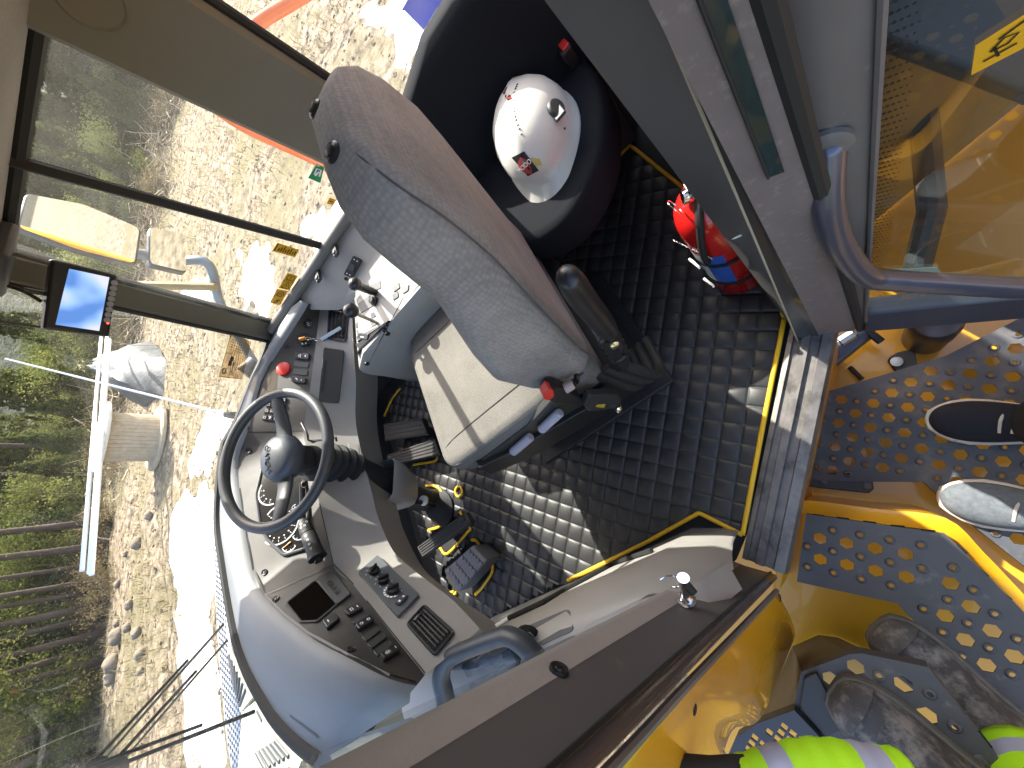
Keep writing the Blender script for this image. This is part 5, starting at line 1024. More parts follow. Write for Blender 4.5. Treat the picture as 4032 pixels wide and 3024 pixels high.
# dump body behind the cab (reflected in mirrors and glass)
db = thing('load_hopper', 'yellow load hopper of the hauler rising behind the cab', 'hopper', (.63, -4, -.2))
b = B(); b.prism([(-1., -1.9, 1.75), (2.3, -1.9, 1.75), (2.3, -2.3, -.1), (-1., -2.3, -.1)], (0, -.15, 0)); obj('headboard', b, M_yellow, db, bevel=.03)
for x in (-1.0, 2.2): b = B(); b.prism([(x, -1.7, 1.5), (x, -1.95, .0), (x, -6.5, .3), (x, -7, 1.3)], (.1, 0, 0)); obj('side', b, M_yellow, db, bevel=.03)
b = B(); b.box((.63, -4.2, .1), (3.2, 4.8, .1)); obj('bed', b, M_yellow, db)
for x in (-.6, .2, 1.0, 1.8): b = B(); b.box((x, -1.62, .8), (.12, .12, 1.5)); obj('rib', b, M_yellow, db, bevel=.02)

# ================================================================== PEOPLE (only legs and an arm are in the picture)
def shoe(parent, toe, back, z, W, H_, m_up, m_sole, sole=.022, boot=False, extra=1.0, capm=None):
    a = pz(*toe, z + .02); c = pz(*back, z + .02); a.z = c.z = z; d = (c - a); L = .29 * extra; d = d.normalized(); s_ = V((-d.y, d.x, 0)); c = a + d * L
    prof = [(0, .25, .40, 0.), (.02, .60, .62, 0), (.06, .80, .80, 0), (.14, .95, .90, .0), (.26, 1.0, .95, .02), (.38, .97, 1.08, .04), (.48, .90, 1.40, .05), (.58, .84, 1.9, .05), (.72, .80, 2.3, .03), (.88, .78, 2.5, 0), (.96, .66, 2.5, 0), (1.0, .5, 2.4, 0)] if boot else [(0, .10, .35, 0.), (.02, .42, .52, 0), (.07, .68, .62, 0), (.15, .88, .68, .0), (.27, 1.0, .72, .02), (.40, .97, .80, .04), (.52, .88, .95, .05), (.62, .80, 1.0, .05), (.75, .76, .98, .03), (.9, .74, 1.0, 0), (.97, .6, .95, 0), (1.0, .4, .9, 0)]
    rows = []; srow = []
    for t, w_, h_, bn in prof:
        o_ = a + d * (L * t) + s_ * (bn * W * .3); hw = W * .5 * w_; top = H_ * h_
        rows.append([o_ + s_ * (hw * x) + V((0, 0, sole * .7 + (top - sole * .7) * y)) for x, y in ((-1, 0), (-1.03, .25), (-.95, .55), (-.72, .82), (-.38, .97), (0, 1.02), (.38, .97), (.72, .82), (.95, .55), (1.03, .25), (1, 0))])
        srow.append([o_ + s_ * (hw * x * 1.10) + V((0, 0, q)) + d * (-.006 if t < .05 else (.006 if t > .95 else 0)) for x, q in ((-1, 0), (-1.04, sole * .5), (-1, sole), (1, sole), (1.04, sole * .5), (1, 0))])
    b = B(); b.loft(rows, False, True); up = obj('boot' if boot else 'shoe', b, m_up, parent, smooth=180, sub=1)
    b = B(); b.loft(srow, True, True); obj('sole', b, m_sole, up, smooth=40, bevel=.003)
    if boot:
        cp = B(); cp.loft([[p + (p - (a + d * L * .1 + V((0, 0, .02)))).normalized() * .0025 for p in r_] for r_ in rows[:4]]); obj('toe_cap', cp, capm or m_up, up, smooth=180, sub=1)
    for i in range(4):
        t = .42 + .07 * i; o_ = a + d * (L * t); hz = H_ * (.84 + .06 * i if not boot else 1.12 + .30 * i); b = B(); b.tube([o_ - s_ * W * .26 + V((0, 0, hz * .88)), o_ + V((0, 0, hz * 1.05)), o_ + s_ * W * .26 + d * .01 + V((0, 0, hz * .88))], .0035, 6); obj('lace', b, M_dgrey if boot else m_sole, up)
    return a, d, s_, L
ph = thing('person', 'person in dark trousers wearing one sunlit and one shaded grey sneaker on the step', 'person', pz(3850, 1800, Z1))
M_shmesh = mat('shaded_mesh_cloth', '#14161f', .85, bump=.4, bs=700); M_gmesh = mat('grey_mesh_cloth', '#5c6166', .9, var=.25, vs=90, bump=.5, bs=500); M_sole = mat('white_sole_rubber', '#c9bfb0', .55, dirt='#8a7f70', ds=40, dth=.58)
a, d, s_, L = shoe(ph, (3655, 1652), (3990, 1668), Z1, .112, .085, M_shmesh, M_sole)
M_tr = mat('black_trouser_cloth', (.014, .014, .015), .85, bump=.3, bs=300)
def leg(parent, base, tops, rads, m, name='trouser_leg', n=16, fl=1.0): b = B(); b.tube(cr([base] + tops, 5), rads if not isinstance(rads, tuple) else [rads[0] + (rads[1] - rads[0]) * i / (len(tops) * 5) for i in range(len(tops) * 5 + 1)], n); return obj(name, b, m, parent, smooth=180)
an = a + d * (L * .70); leg(ph, an + V((0, 0, .06)), [an + d * .03 + V((0, 0, .25)), an + d * .10 + V((0, 0, .5)), an + d * .22 + V((0, 0, .85))], (.068, .09), M_tr)
a, d, s_, L = shoe(ph, (3700, 1955), (4032, 2010), Z1, .112, .085, M_gmesh, M_sole)
an = a + d * (L * .73); leg(ph, an + V((0, 0, .075)), [an + d * .05 + V((0, 0, .25)), an + d * .14 + V((0, 0, .5)), an + d * .26 + V((0, 0, .85))], (.068, .09), M_tr)
pw = thing('person', 'person in lime high-visibility clothing with silver bands and dusty grey work boots', 'person', pz(3700, 2700, Z2))
M_bt = mat('dusty_grey_leather', '#3c3b3c', .8, var=.3, vs=28, dirt='#827c76', ds=22, dth=.47, bump=.4, bs=120, bdist=.002); M_bs = mat('dusty_sole', '#5c5750', .8, var=.15, vs=40); M_cap = mat('dusty_toe_cap', '#4c4947', .8, var=.3, vs=30, dirt='#827c76', ds=25, dth=.5, bump=.4, bs=120, bdist=.002)
M_lime = mat('lime_hivis_cloth', (.42, .80, .01), .7, bump=.2, bs=80, bdist=.003); M_silver = mat('silver_reflective_band', '#a9acc0', .45, .1)
def hivis(parent, pts, rads, bands, name):
    path = resamp(cr(pts, 6), 41); L_ = len(path); rr_ = [rads[0] + (rads[1] - rads[0]) * i / 40 + .0008 * math.sin(i * 1.3) for i in range(41)]; b = B(); b.tube(path, rr_, 20); b.mi = []
    for i in range(40):
        t = i / 40; k_ = 1 if any(x0 <= t < x1 for x0, x1 in bands) else 0; b.mi += [k_] * 20
    b.mi += [0, 0]; return obj(name, b, [M_lime, M_silver], parent, smooth=180)
a, d, s_, L = shoe(pw, (3455, 2462), (3903, 2830), Z2, .120, .10, M_bt, M_bs, .03, True, 1.02, M_cap)
an = a + d * (L * .80); hivis(pw, [an + V((0, 0, .17)), an + d * .02 + V((0, 0, .32)), an + d * .06 + V((0, 0, .6)), an + d * .1 + V((0, 0, .9))], (.072, .095), ((.04, .10), (.2, .26)), 'trouser_leg')
a, d, s_, L = shoe(pw, (3284, 2712), (3715, 3040), Z3, .112, .10, M_bt, M_bs, .03, True, 1.0, M_cap)
an = a + d * (L * .80); hivis(pw, [an + V((0, 0, .18)), an + d * .03 + V((0, 0, .34)), an + d * .10 + V((0, 0, .6))], (.07, .09), ((.04, .10),), 'trouser_leg')
e0, e1_, e2__ = pd(2935, 3110, .78), pd(3230, 3075, .80), pd(3560, 3150, .84)
hivis(pw, [e0, e1_, e2__], (.034, .050), ((.16, .32), (.68, .86)), 'sleeve')
b = B(); hdv = (e0 - e1_).normalized(); b.tube([e0 + hdv * -.01, e0 + hdv * .03, e0 + hdv * .07, e0 + hdv * .10], [.036, .038, .045, .042], 12, flat=.7); M_glv = mat('black_work_glove', (.02, .018, .016), .8); gvo = obj('glove', b, M_glv, pw, smooth=180)
vx = hdv.orthogonal().normalized()
for k in range(5):
    o_ = e0 + hdv * .095 + vx * (.032 * (k - 2) / 2); b = B(); b.tube(cr([o_, o_ + hdv * .03 + V((0, 0, -.005)), o_ + hdv * .05 + V((0, 0, -.03)), o_ + hdv * .045 + V((0, 0, -.055))], 4), .0095, 8); obj('finger', b, M_glv, gvo, smooth=180)

# ================================================================== HOOD, WIPERS, MIRRORS, RAILS
hood = thing('engine_hood', 'pale grey engine hood with perforated grille beyond the windscreen', 'hood', (.4, 2.2, .4))
M_hood = mat('pale_grey_hood', '#98998c', .5, var=.06)
b = B(); b.prism([(1.0, 1.72, .38), (1.05, 2.62, .50), (-.55, 2.62, .50), (-.55, 1.72, .40)], (0, 0, -.6)); obj('body', b, M_hood, hood, bevel=.04)
M_mesh = mat('perforated_grille', '#b9bcc4', .5, .3)
gpx = [(838, 2010), (846, 2300), (862, 2600), (890, 2890), (915, 3060), (985, 3060), (960, 2820), (930, 2690), (905, 2540), (880, 2250), (862, 2020)]
gpoly = [pz(x, y, .545) for x, y in gpx]; b = B(); b.add(gpoly, [list(range(len(gpoly)))]); gm = obj('grille', b, M_mesh, hood, solid=.01)
hx = B(); pl = [tuple(p.xy) for p in gpoly]; xs = [p[0] for p in pl]; ys = [p[1] for p in pl]
i = 0
for ix in range(90):
    for iy in range(60):
        x = min(xs) + (ix + .5 * (iy % 2)) * .026; y = min(ys) + iy * .021
        if pip((x, y), pl) and dpoly((x, y), pl) > .014: hx.add([V((x + .0085 * math.cos(a), y + .006 * math.sin(a), .5475)) for a in [k * 1.0472 for k in range(6)]], [(0, 1, 2, 3, 4, 5)])
o = obj('grille_holes', hx, mat('deep_black', (.003, .003, .003), .9), hood, recalc=False, smooth=0); o['kind'] = 'stuff'
lv_ = [(905, 2545), (1005, 2742), (960, 2800), (935, 2690)]; ps = [pz(x, y, .56) for x, y in lv_]
b = B(); b.prism(ps, (0, 0, .012)); lo = obj('louvre_panel', b, M_hood, hood)
for k in range(7):
    b = B(); b.tube([uvq(ps, .1 + .12 * k, .08) + V((0, 0, .014)), uvq(ps, .1 + .12 * k, .92) + V((0, 0, .014))], .006, 6); obj('louvre', b, M_dgrey, lo)
bxp = [(945, 2800), (1012, 2748), (1075, 2835), (1260, 3080), (925, 3080)]
ib = thing('intake_box', 'pale grey-green intake box with dark louvres outside the left windscreen corner', 'intake box', pz(1050, 2900, .45))
b = B(); b.prism([pz(x, y, .60) for x, y in bxp], (0, 0, -.25)); obj('housing', b, mat('grey_green_plastic', '#9a9d8a', .55, var=.04), ib, bevel=.02)
for k in range(6):
    b = B(); b.tube([pz(1008 + 15 * k, 2962 - 9 * k, .603), pz(1045 + 18 * k, 3030 - 10 * k, .603)], .008, 6, flat=.5); obj('louvre', b, M_dgrey, ib)
b = B(); b.tube([pz(1010, 2800, .602), pz(1030, 2840, .602)], .006, 6, flat=.3); obj('moulded_mark', b, M_dgrey, ib)
def wiper(label, a, c, off, w_=.011):
    t = thing('wiper', label, 'wiper', S_ws.at(*a)[0], 'windscreen wipers'); pts = []
    for q in seg(a, c, 10):
        p = S_ws.t.ray_cast(EYE, ray(*q).normalized()); 
        if p[0] is not None: pts.append(outw(p[0], off))
    b = B(); b.tube(pts, [w_ * .5 * (1 - .4 * i / len(pts)) for i in range(len(pts))], 8, flat=.7); obj('arm', b, M_black, t)
    b = B(); b.tube([outw(p, -off + .012) for p in pts[len(pts) // 3:]], .0035, 6); obj('blade', b, M_rubber, t)
    b = B(); b.lathe([(.02, 0), (.02, .015), (.01, .02)], pts[-1], (0, 1, 0), 12); obj('pivot', b, M_black, t)
wiper('upper of two parallel black wiper arms crossing the left windscreen', (893, 2428), (392, 2955), .035)
wiper('lower of two parallel black wiper arms crossing the left windscreen', (908, 2488), (470, 2955), .035, .009)
wiper('black wiper running from the dash corner to the left edge', (1012, 2758), (300, 3012), .03, .010)
mr = thing('wing_mirror', 'large upper wing mirror reflecting the yellow dump body', 'mirror', (2.1, 1.7, 1.05)); mr2 = thing('wing_mirror', 'small square lower wing mirror on the blue-grey bracket', 'mirror', (2.1, 1.7, .8))
M_mir = mat('mirror_silver', (.92, .92, .92), .02, 1)
mnv = V((-.37, -.93, -.02)).normalized()
for t, pxs, p0 in ((mr, [(100, 757), (330, 800), (560, 898), (538, 1045), (300, 985), (60, 895)], V((2.08, 1.72, 1.2))), (mr2, [(588, 890), (732, 918), (737, 1075), (588, 1040)], V((2.05, 1.70, .95)))):
    n = mnv if t is mr else V((-.34, -.93, -.06)).normalized()
    ps = [pp(x, y, p0, n) for x, y in rpoly(pxs, .12)]; b = B(); b.prism([p - n * .05 for p in ps], n * .049); obj('housing', b, M_black, t, bevel=.01); c = sum(ps, V()) / len(ps); b = B(); b.add([c + (p - c) * .95 + n * .001 for p in ps], [list(range(len(ps)))]); obj('mirror_glass', b, M_mir, t, smooth=0)
mb = thing('mirror_bracket', 'blue-grey bent tube bracket carrying the wing mirrors', 'bracket', (1.75, 2.08, .47))
M_bgt = mat('blue_grey_tube', '#66757f', .4, .1)
b = B(); b.tube(cr([(1.5, 2.25, .25), (1.75, 2.08, .47), (2.0, 1.93, .67), (2.06, 1.72, .786), (2.12, 1.80, .89), (2.12, 1.84, 1.05), (2.12, 1.86, 1.25)], 6), .024, 12); obj('tube', b, M_bgt, mb, smooth=180)
b = B(); b.tube([pX(450, 1120, 2.12), pX(850, 1130, 2.0)], .022, 8); obj('stay', b, mat('ochre_tube', '#8b7338', .4), mb)
b = B(); b.tube([pz(960, 1470, .55), pz(1010, 1430, .5)], .05, 14); obj('clamp', b, M_black, mb)
orr = thing('orange_handrail', 'bright orange tubular handrail outside the right window', 'handrail', (1.9, .8, .3))
M_or = mat('orange_paint', (.75, .14, .015), .4)
q = [(1330, 690), (1235, 628), (1000, 520), (880, 447), (832, 408), (812, 372), (818, 335), (860, 260), (930, 170), (985, 118), (1040, 75), (1130, 20), (1260, -60), (1700, -340)]
b = B(); b.tube(cr([pX(*p, 1.9) for p in q], 5), .021, 12); obj('rail', b, M_or, orr, smooth=180)
for p in (q[0], q[-1]): c = pX(*p, 1.9); b = B(); b.tube([c, V((c.x, c.y, .2))], .021, 10); obj('post', b, M_or, orr)
sdk = thing('side_deck', 'pale sunlit fender ledge just outside the right window', 'fender', (1.55, .7, .5))
b = B(); b.box((1.52, .62, .56), (.34, .95, .05)); obj('ledge', b, mat('sunlit_pale_paint', '#cfcabf', .6), sdk, bevel=.01)  # grey-white colour stands in for the ledge's sun-blown brightness
b = B(); b.tube([(1.36, .1, .60), (1.36, 1.12, .60)], .008, 6); obj('edge_trim', b, mat('rust_trim', '#7a4a22', .6), sdk)
b = B(); b.box(pz(975, 1228, .66), (.05, .12, .02)); b.box(pz(985, 1212, .68), (.03, .05, .03)); obj('hinge', b, M_zinc, sdk, bevel=.004)
an_ = thing('whip_aerial', 'thin white whip aerial slanting up beyond the windscreen', 'aerial', pY(905, 1634, 2.15))
b = B(); b.tube([pY(905, 1634, 2.15), pY(500, 1533, 2.3), pY(20, 1412, 2.45)], [.008, .006, .004], 6); obj('whip', b, mat('white_fibreglass', (.8, .8, .78), .4), an_)
c = pY(905, 1634, 2.15); b = B(); b.lathe([(.02, -.4), (.02, 0), (.012, .03)], c, (0, 0, 1), 10); obj('base', b, M_dgrey, an_)
# ================================================================== GROUND
rnd = random.Random(11)
def gh_(x, y):
    r_ = math.hypot(x, y); h_ = .10 * noise.noise(V((x * .35, y * .35, 0))) + .05 * noise.noise(V((x * 1.3, y * 1.3, 3)))
    u = x * .35 - y * .94 + 13.2      # wheel ruts running across in front of the drum
    h_ -= .12 * math.exp(-((u - .3) / .35) ** 2) + .12 * math.exp(-((u + 1.8) / .35) ** 2)
    h_ += .04 * math.sin(u * 0 + (x * .94 + y * .35) * 14) * (math.exp(-((u - .3) / .4) ** 2) + math.exp(-((u + 1.8) / .4) ** 2))
    return ZG + h_ * min(1, r_ / 5)
def axis(n, m_, near): return [(1 if t > 0 else -1) * (near * abs(t) + (m_ - near) * abs(t) ** 4) for t in [-1 + 2 * i / n for i in range(n + 1)]]
xs = [12 + q for q in axis(260, 420, 26)]; ys = [13 + q for q in axis(260, 420, 24)]
b = B(); b.v = [V((x, y, gh_(x, y))) for y in ys for x in xs]; W = len(xs)
b.f = [(j * W + i, j * W + i + 1, (j + 1) * W + i + 1, (j + 1) * W + i) for j in range(len(ys) - 1) for i in range(W - 1)]; b.mi = [0] * len(b.f)
gm_ = bpy.data.materials.new('sandy_soil'); gm_.use_nodes = True; n_ = gm_.node_tree.nodes; l_ = gm_.node_tree.links; pb = n_['Principled BSDF']; pb.inputs['Roughness'].default_value = .95; pb.inputs['Specular IOR Level'].default_value = .1
tc = n_.new('ShaderNodeTexCoord')
def nz_(s_, d_=8, r_=.65): t = n_.new('ShaderNodeTexNoise'); t.inputs['Scale'].default_value = s_; t.inputs['Detail'].default_value = d_; t.inputs['Roughness'].default_value = r_; l_.new(tc.outputs['Object'], t.inputs['Vector']); return t
a1 = nz_(3.2, 10, .75); r1_ = n_.new('ShaderNodeValToRGB'); e = r1_.color_ramp.elements; e[0].position = .38; e[0].color = (.04, .03, .02, 1); e[1].position = .66; e[1].color = (.48, .40, .30, 1); ee = e.new(.52); ee.color = (.27, .215, .15, 1)
l_.new(a1.outputs['Fac'], r1_.inputs['Fac'])
a2 = nz_(.35, 5, .6); mr_ = n_.new('ShaderNodeMapRange'); mr_.inputs['From Min'].default_value = .45; mr_.inputs['From Max'].default_value = .66; l_.new(a2.outputs['Fac'], mr_.inputs['Value'])
mx_ = n_.new('ShaderNodeMix'); mx_.data_type = 'RGBA'; l_.new(mr_.outputs[0], mx_.inputs['Factor']); l_.new(r1_.outputs[0], mx_.inputs['A']); mx_.inputs['B'].default_value = (.19, .165, .09, 1)
mx2 = n_.new('ShaderNodeMix'); mx2.data_type = 'RGBA'; mx2.blend_type = 'OVERLAY'; mx2.inputs['Factor'].default_value = 1; a3 = nz_(34, 6, .8); l_.new(mx_.outputs['Result'], mx2.inputs['A']); l_.new(a3.outputs['Fac'], mx2.inputs['B']); l_.new(mx2.outputs['Result'], pb.inputs['Base Color'])
bp_ = n_.new('ShaderNodeBump'); bp_.inputs['Strength'].default_value = 1; bp_.inputs['Distance'].default_value = .12; a4 = nz_(7, 12, .8); l_.new(a4.outputs['Fac'], bp_.inputs['Height']); l_.new(bp_.outputs[0], pb.inputs['Normal'])
struct('ground', b, gm_, smooth=180, recalc=False, origin=(0, 0, 0))
M_snow = mat('spring_snow', (.62, .63, .64), .6, spec=.3, bump=.9, bs=7, bdist=.08, dirt='#8d7755', ds=3.2, dth=.48)
def snow(pxs):
    pts = [g(x, y) for x, y in pxs]; c = sum(pts, V()) / len(pts); loop = resamp(cr(pts, 6, True) + [pts[0]], 90)[:-1]; loop = [p + (p - c).normalized() * .22 * noise.noise(p * 1.7) * 2 for p in loop]
    poly = [tuple(p.xy) for p in loop]; x0, x1 = min(p[0] for p in poly), max(p[0] for p in poly); y0, y1 = min(p[1] for p in poly), max(p[1] for p in poly); st = max(.12, (x1 - x0) / 60); b = B(); ix = {}
    nx, ny = int((x1 - x0) / st) + 1, int((y1 - y0) / st) + 1
    def vid(i, j):
        if (i, j) not in ix:
            x, y = x0 + i * st, y0 + j * st; dd = dpoly((x, y), poly) * (1 if pip((x, y), poly) else -1); nn = noise.noise(V((x * .8, y * .8, 9))) * .5 + noise.noise(V((x * 2.6, y * 2.6, 5))) * .35
            ix[(i, j)] = len(b.v); b.v.append(V((x, y, gh_(x, y) - .03 + min(max(dd, -.3), .45) * .28 + nn * .16)))
        return ix[(i, j)]
    for i in range(nx):
        for j in range(ny):
            cx, cy_ = x0 + (i + .5) * st, y0 + (j + .5) * st
            if pip((cx, cy_), poly) or dpoly((cx, cy_), poly) < .25: b.f.append([vid(i, j), vid(i + 1, j), vid(i + 1, j + 1), vid(i, j + 1)]); b.mi.append(0)
    struct('snow_patch', b, M_snow, smooth=180)
snow([(700, 1960), (668, 2100), (672, 2250), (690, 2400), (700, 2560), (715, 2760), (720, 3060), (880, 3060), (865, 2700), (850, 2400), (845, 2150), (850, 1960), (800, 1900)])
snow([(940, 1000), (1080, 1000), (1075, 1180), (1010, 1290), (955, 1270), (960, 1120)]); snow([(830, 1610), (910, 1640), (905, 1720), (860, 1790), (800, 1860), (745, 1900), (760, 1780), (790, 1690)])
snow([(1450, -20), (1790, -20), (1700, 150), (1560, 320), (1510, 290), (1545, 160), (1400, 60)]); snow([(700, 1190), (760, 1080), (840, 1150), (800, 1260), (730, 1270)])
snow([(1180, 880), (1320, 800), (1330, 900), (1230, 960)])
# stones and clods
b = B(); rc = random.Random(3)
def rock(b, c, s_, rr_=rc, flat=.7):
    vs = []; ph = rr_.random() * 9
    for (x, y, z) in ((1, 0, 0), (-1, 0, 0), (0, 1, 0), (0, -1, 0), (0, 0, 1), (0, 0, -1), (.6, .6, .5), (-.6, .6, .45), (.6, -.6, .5), (-.6, -.6, .55)):
        k_ = s_ * (.75 + .5 * rr_.random()); a = ph; vs.append(c + V((x * math.cos(a) - y * math.sin(a), x * math.sin(a) + y * math.cos(a), z * flat)) * k_)
    b.add(vs, [(4, 6, 7), (4, 7, 9), (4, 9, 8), (4, 8, 6), (0, 2, 6), (2, 7, 6), (2, 1, 7), (1, 9, 7), (1, 3, 9), (3, 8, 9), (3, 0, 8), (0, 6, 8), (0, 5, 2), (2, 5, 1), (1, 5, 3), (3, 5, 0)])
for i in range(9000):
    a = rc.uniform(-.05, 1.75); r_ = 4.5 + 26 * rc.random() ** .8; x, y = r_ * math.cos(a), r_ * math.sin(a); rock(b, V((x, y, gh_(x, y) + .005)), .015 + .05 * rc.random() ** 3)
o = obj('gravel', b, mat('gravel_stone', '#6f6250', .9, var=.35, vs=3), origin=(0, 0, ZG), smooth=0); tag(o, 'loose gravel and clods scattered over the sandy ground', 'gravel', kind='stuff')
M_rock = mat('grey_boulder', '#6f6456', .9, var=.25, vs=3, bump=.8, bs=12, bdist=.03)
BL = []; ORD = 'first second third fourth fifth sixth seventh eighth ninth tenth eleventh twelfth thirteenth fourteenth fifteenth sixteenth seventeenth eighteenth nineteenth twentieth'.split() + ['twenty-' + q for q in 'first second third fourth fifth'.split()]
for i, (px, py, s_) in enumerate(((472, 2500, .40), (455, 2610, .42), (448, 2665, .34), (548, 2140, .30), (562, 2575, .26), (470, 2450, .22), (505, 2470, .2), (545, 2490, .24), (560, 2640, .16), (500, 2180, .17), (470, 2300, .2), (515, 2380, .22), (590, 2030, .2))):
    c = g(px, py); s_ *= .72; r0_ = random.Random(50 + i); b = B(); rows = []
    for k in range(1, 10):
        t = math.pi * k / 10
        rows.append([c + V((math.sin(t) * math.cos(a), math.sin(t) * math.sin(a) * .85, math.cos(t) * .72 + .3)) * s_ * (1 + .22 * noise.noise(V((math.cos(a) * 1.3 + i * 3, math.sin(a) * 1.3, math.cos(t) * 1.3)))) for a in [2 * math.pi * q / 16 for q in range(16)]])
    b.loft(rows, True, True); o = obj('boulder', b, M_rock, origin=c, smooth=60); BL.append((py, o))

for i, (py, o) in enumerate(sorted(BL, key=lambda q: -q[0])): tag(o, 'grey boulder between snow and pines, %s from the lower edge of the photo' % ORD[i], 'boulder', 'boulders at the forest edge')
# ================================================================== CABLE DRUM AND PIPES
DC = V((9.08, 15.63, gh_(9.08, 15.63) + .02)); dr_ = thing('cable_drum', 'large empty wooden cable drum standing on end on the dirt', 'cable drum', DC)
M_wd = mat('weathered_wood', '#a2937c', .85, var=.2, vs=6, bump=.5, bs=30, bdist=.004); M_wp = mat('snow_dusted_wood', '#c6c3bb', .8, var=.1, vs=6)
HD = 1.42
for z0, m_ in ((.0, M_wd), (HD - .11, M_wp)):
    b = B(); b.lathe([(.05, 0), (1.09, 0), (1.11, .02), (1.11, .09), (1.09, .11), (.05, .11)], DC + V((0, 0, z0)), (0, 0, 1), 56); obj('flange', b, m_, dr_)
for k in range(40):
    a = 2 * math.pi * k / 40; a2 = a + 2 * math.pi / 40 * .93; r_ = .78; r2_ = .74; b = B(); b.prism([DC + V((math.cos(a) * r_, math.sin(a) * r_, .11)), DC + V((math.cos(a2) * r_, math.sin(a2) * r_, .11)), DC + V((math.cos(a2) * r2_, math.sin(a2) * r2_, .11)), DC + V((math.cos(a) * r2_, math.sin(a) * r2_, .11))], (0, 0, HD - .22)); obj('stave', b, M_wd, dr_, smooth=0)
b = B(); b.lathe([(.70, .11), (.70, HD - .11)], DC, (0, 0, 1), 24); obj('core', b, mat('dark_gap_wood', '#3d342a', .9), dr_)
M_pipe = mat('white_pipe_plastic', (.74, .76, .78), .4)
PZ = -.50
for i, (da, db_) in enumerate(((0, 0), (14, 0), (-13, 14))):
    t0, t1 = pz(455 + da, 1295, PZ), pz(400 + da, 2222 - db_, PZ); dv = (t1 - t0); z = DC.z + HD + .045 + (.0 if i < 2 else .07); yo = (.0, .10, .05)[i]
    a0_, a1_ = V((t0.x, t0.y + .55 + yo, z)), V((t1.x, t1.y + .55 + yo, z)); b = B(); b.tube([a0_, a1_], .05, 12, caps=False); o = obj('plastic_pipe', b, M_pipe, origin=a0_, smooth=180, solid=.006); tag(o, ['front white plastic pipe of three lying across the cable drum', 'rear white plastic pipe of three lying across the cable drum', 'upper white plastic pipe of three lying across the cable drum'][i], 'pipe', 'pipes on the drum')
# crumpled pale tarpaulin heap behind the drum
tpn = [(330, 1390), (360, 1500), (430, 1540), (560, 1590), (600, 1560), (560, 1430), (640, 1350), (600, 1300), (480, 1330), (400, 1380)]
pts = [g(x, y) for x, y in ((470, 1480), (560, 1600), (640, 1560), (660, 1420), (600, 1340), (520, 1380))]; c = sum(pts, V()) / len(pts); b = B(); rows = []
for t in [i / 8 for i in range(9)]:
    rows.append([c + (p - c) * (1 - t * .85) + V((0, 0, 1.5 * t ** .7 + .25 * noise.noise(p * 1.3 + V((0, 0, t * 4))))) for p in resamp(pts + [pts[0]], 37)[:-1]])
b.loft(rows, True, True); o = obj('tarpaulin', b, mat('pale_grey_tarpaulin', '#363c3e', .6, var=.3, vs=1.2, bump=.5, bs=4, bdist=.06), origin=c, smooth=60); tag(o, 'crumpled pale tarpaulin heap among branches behind the cable drum', 'tarpaulin')
bc = thing('blue_crate', 'small blue crate on the snow at the far right of the machine', 'crate', g(1720, -12)); b = B(); c = g(1720, -12); b.box(c + V((0, 0, .2)), (.5, .9, .4)); obj('body', b, mat('blue_paint', (.02, .05, .45), .4), bc, bevel=.02); b = B(); b.box(c + V((0, 0, .41)), (.54, .94, .03)); obj('lid', b, mat('blue_paint', (.02, .05, .45), .4), bc)
o = B(); c = g(90, 1870); c = V((c.x, c.y, ZG)); 
# ================================================================== FOREST
M_bark = mat('pine_bark', '#4d4036', .95, var=.3, vs=5, bump=.8, bs=14, bdist=.02); M_bark2 = mat('pale_branch_bark', '#a3937a', .9, var=.25, vs=6)
M_leafd = leafmat('spruce_needles', (.028, .044, .014), (.12, .135, .045)); M_leafy = leafmat('young_leaf_green', (.07, .09, .022), (.22, .23, .07)); M_leafb = leafmat('dry_bracken', (.10, .075, .035), (.26, .21, .11))
def leafquad(b, c, s_, rr_, el=2.2):
    d = V((rr_.gauss(0, 1), rr_.gauss(0, 1), rr_.gauss(0, .7))).normalized(); u = d.orthogonal().normalized(); b.add([c - d * s_ * el * .5, c + u * s_ * .5, c + d * s_ * el * .5, c - u * s_ * .5], [(0, 1, 2, 3)])
def crown_spruce(h_, r_, n_, rr_, s_=.07):
    b = B()
    for i in range(n_):
        t = rr_.random() ** .8; lv = round(t * 11) / 11 + rr_.gauss(0, .018); rad = r_ * (1.02 - lv) * (.25 + .75 * rr_.random() ** .5); az = rr_.random() * 6.283; az = round(az * 2.2) / 2.2 + rr_.gauss(0, .12) + lv * 7
        leafquad(b, V((rad * math.cos(az), rad * math.sin(az), h_ * (.06 + .92 * lv) - rad * .28 + rr_.gauss(0, .05))), s_ * (.7 + .7 * rr_.random()), rr_)
    return b
def crown_round(h0, h1, r_, n_, rr_, s_=.09):
    b = B(); cl = [(V((rr_.gauss(0, r_ * .45), rr_.gauss(0, r_ * .45), rr_.uniform(h0, h1))), rr_.uniform(.25, .6) * r_) for _ in range(16)]
    for i in range(n_): c, q = cl[rr_.randrange(16)]; leafquad(b, c + V((rr_.gauss(0, q * .55), rr_.gauss(0, q * .55), rr_.gauss(0, q * .5))), s_ * (.6 + .8 * rr_.random()), rr_, 1.5)
    return b, cl
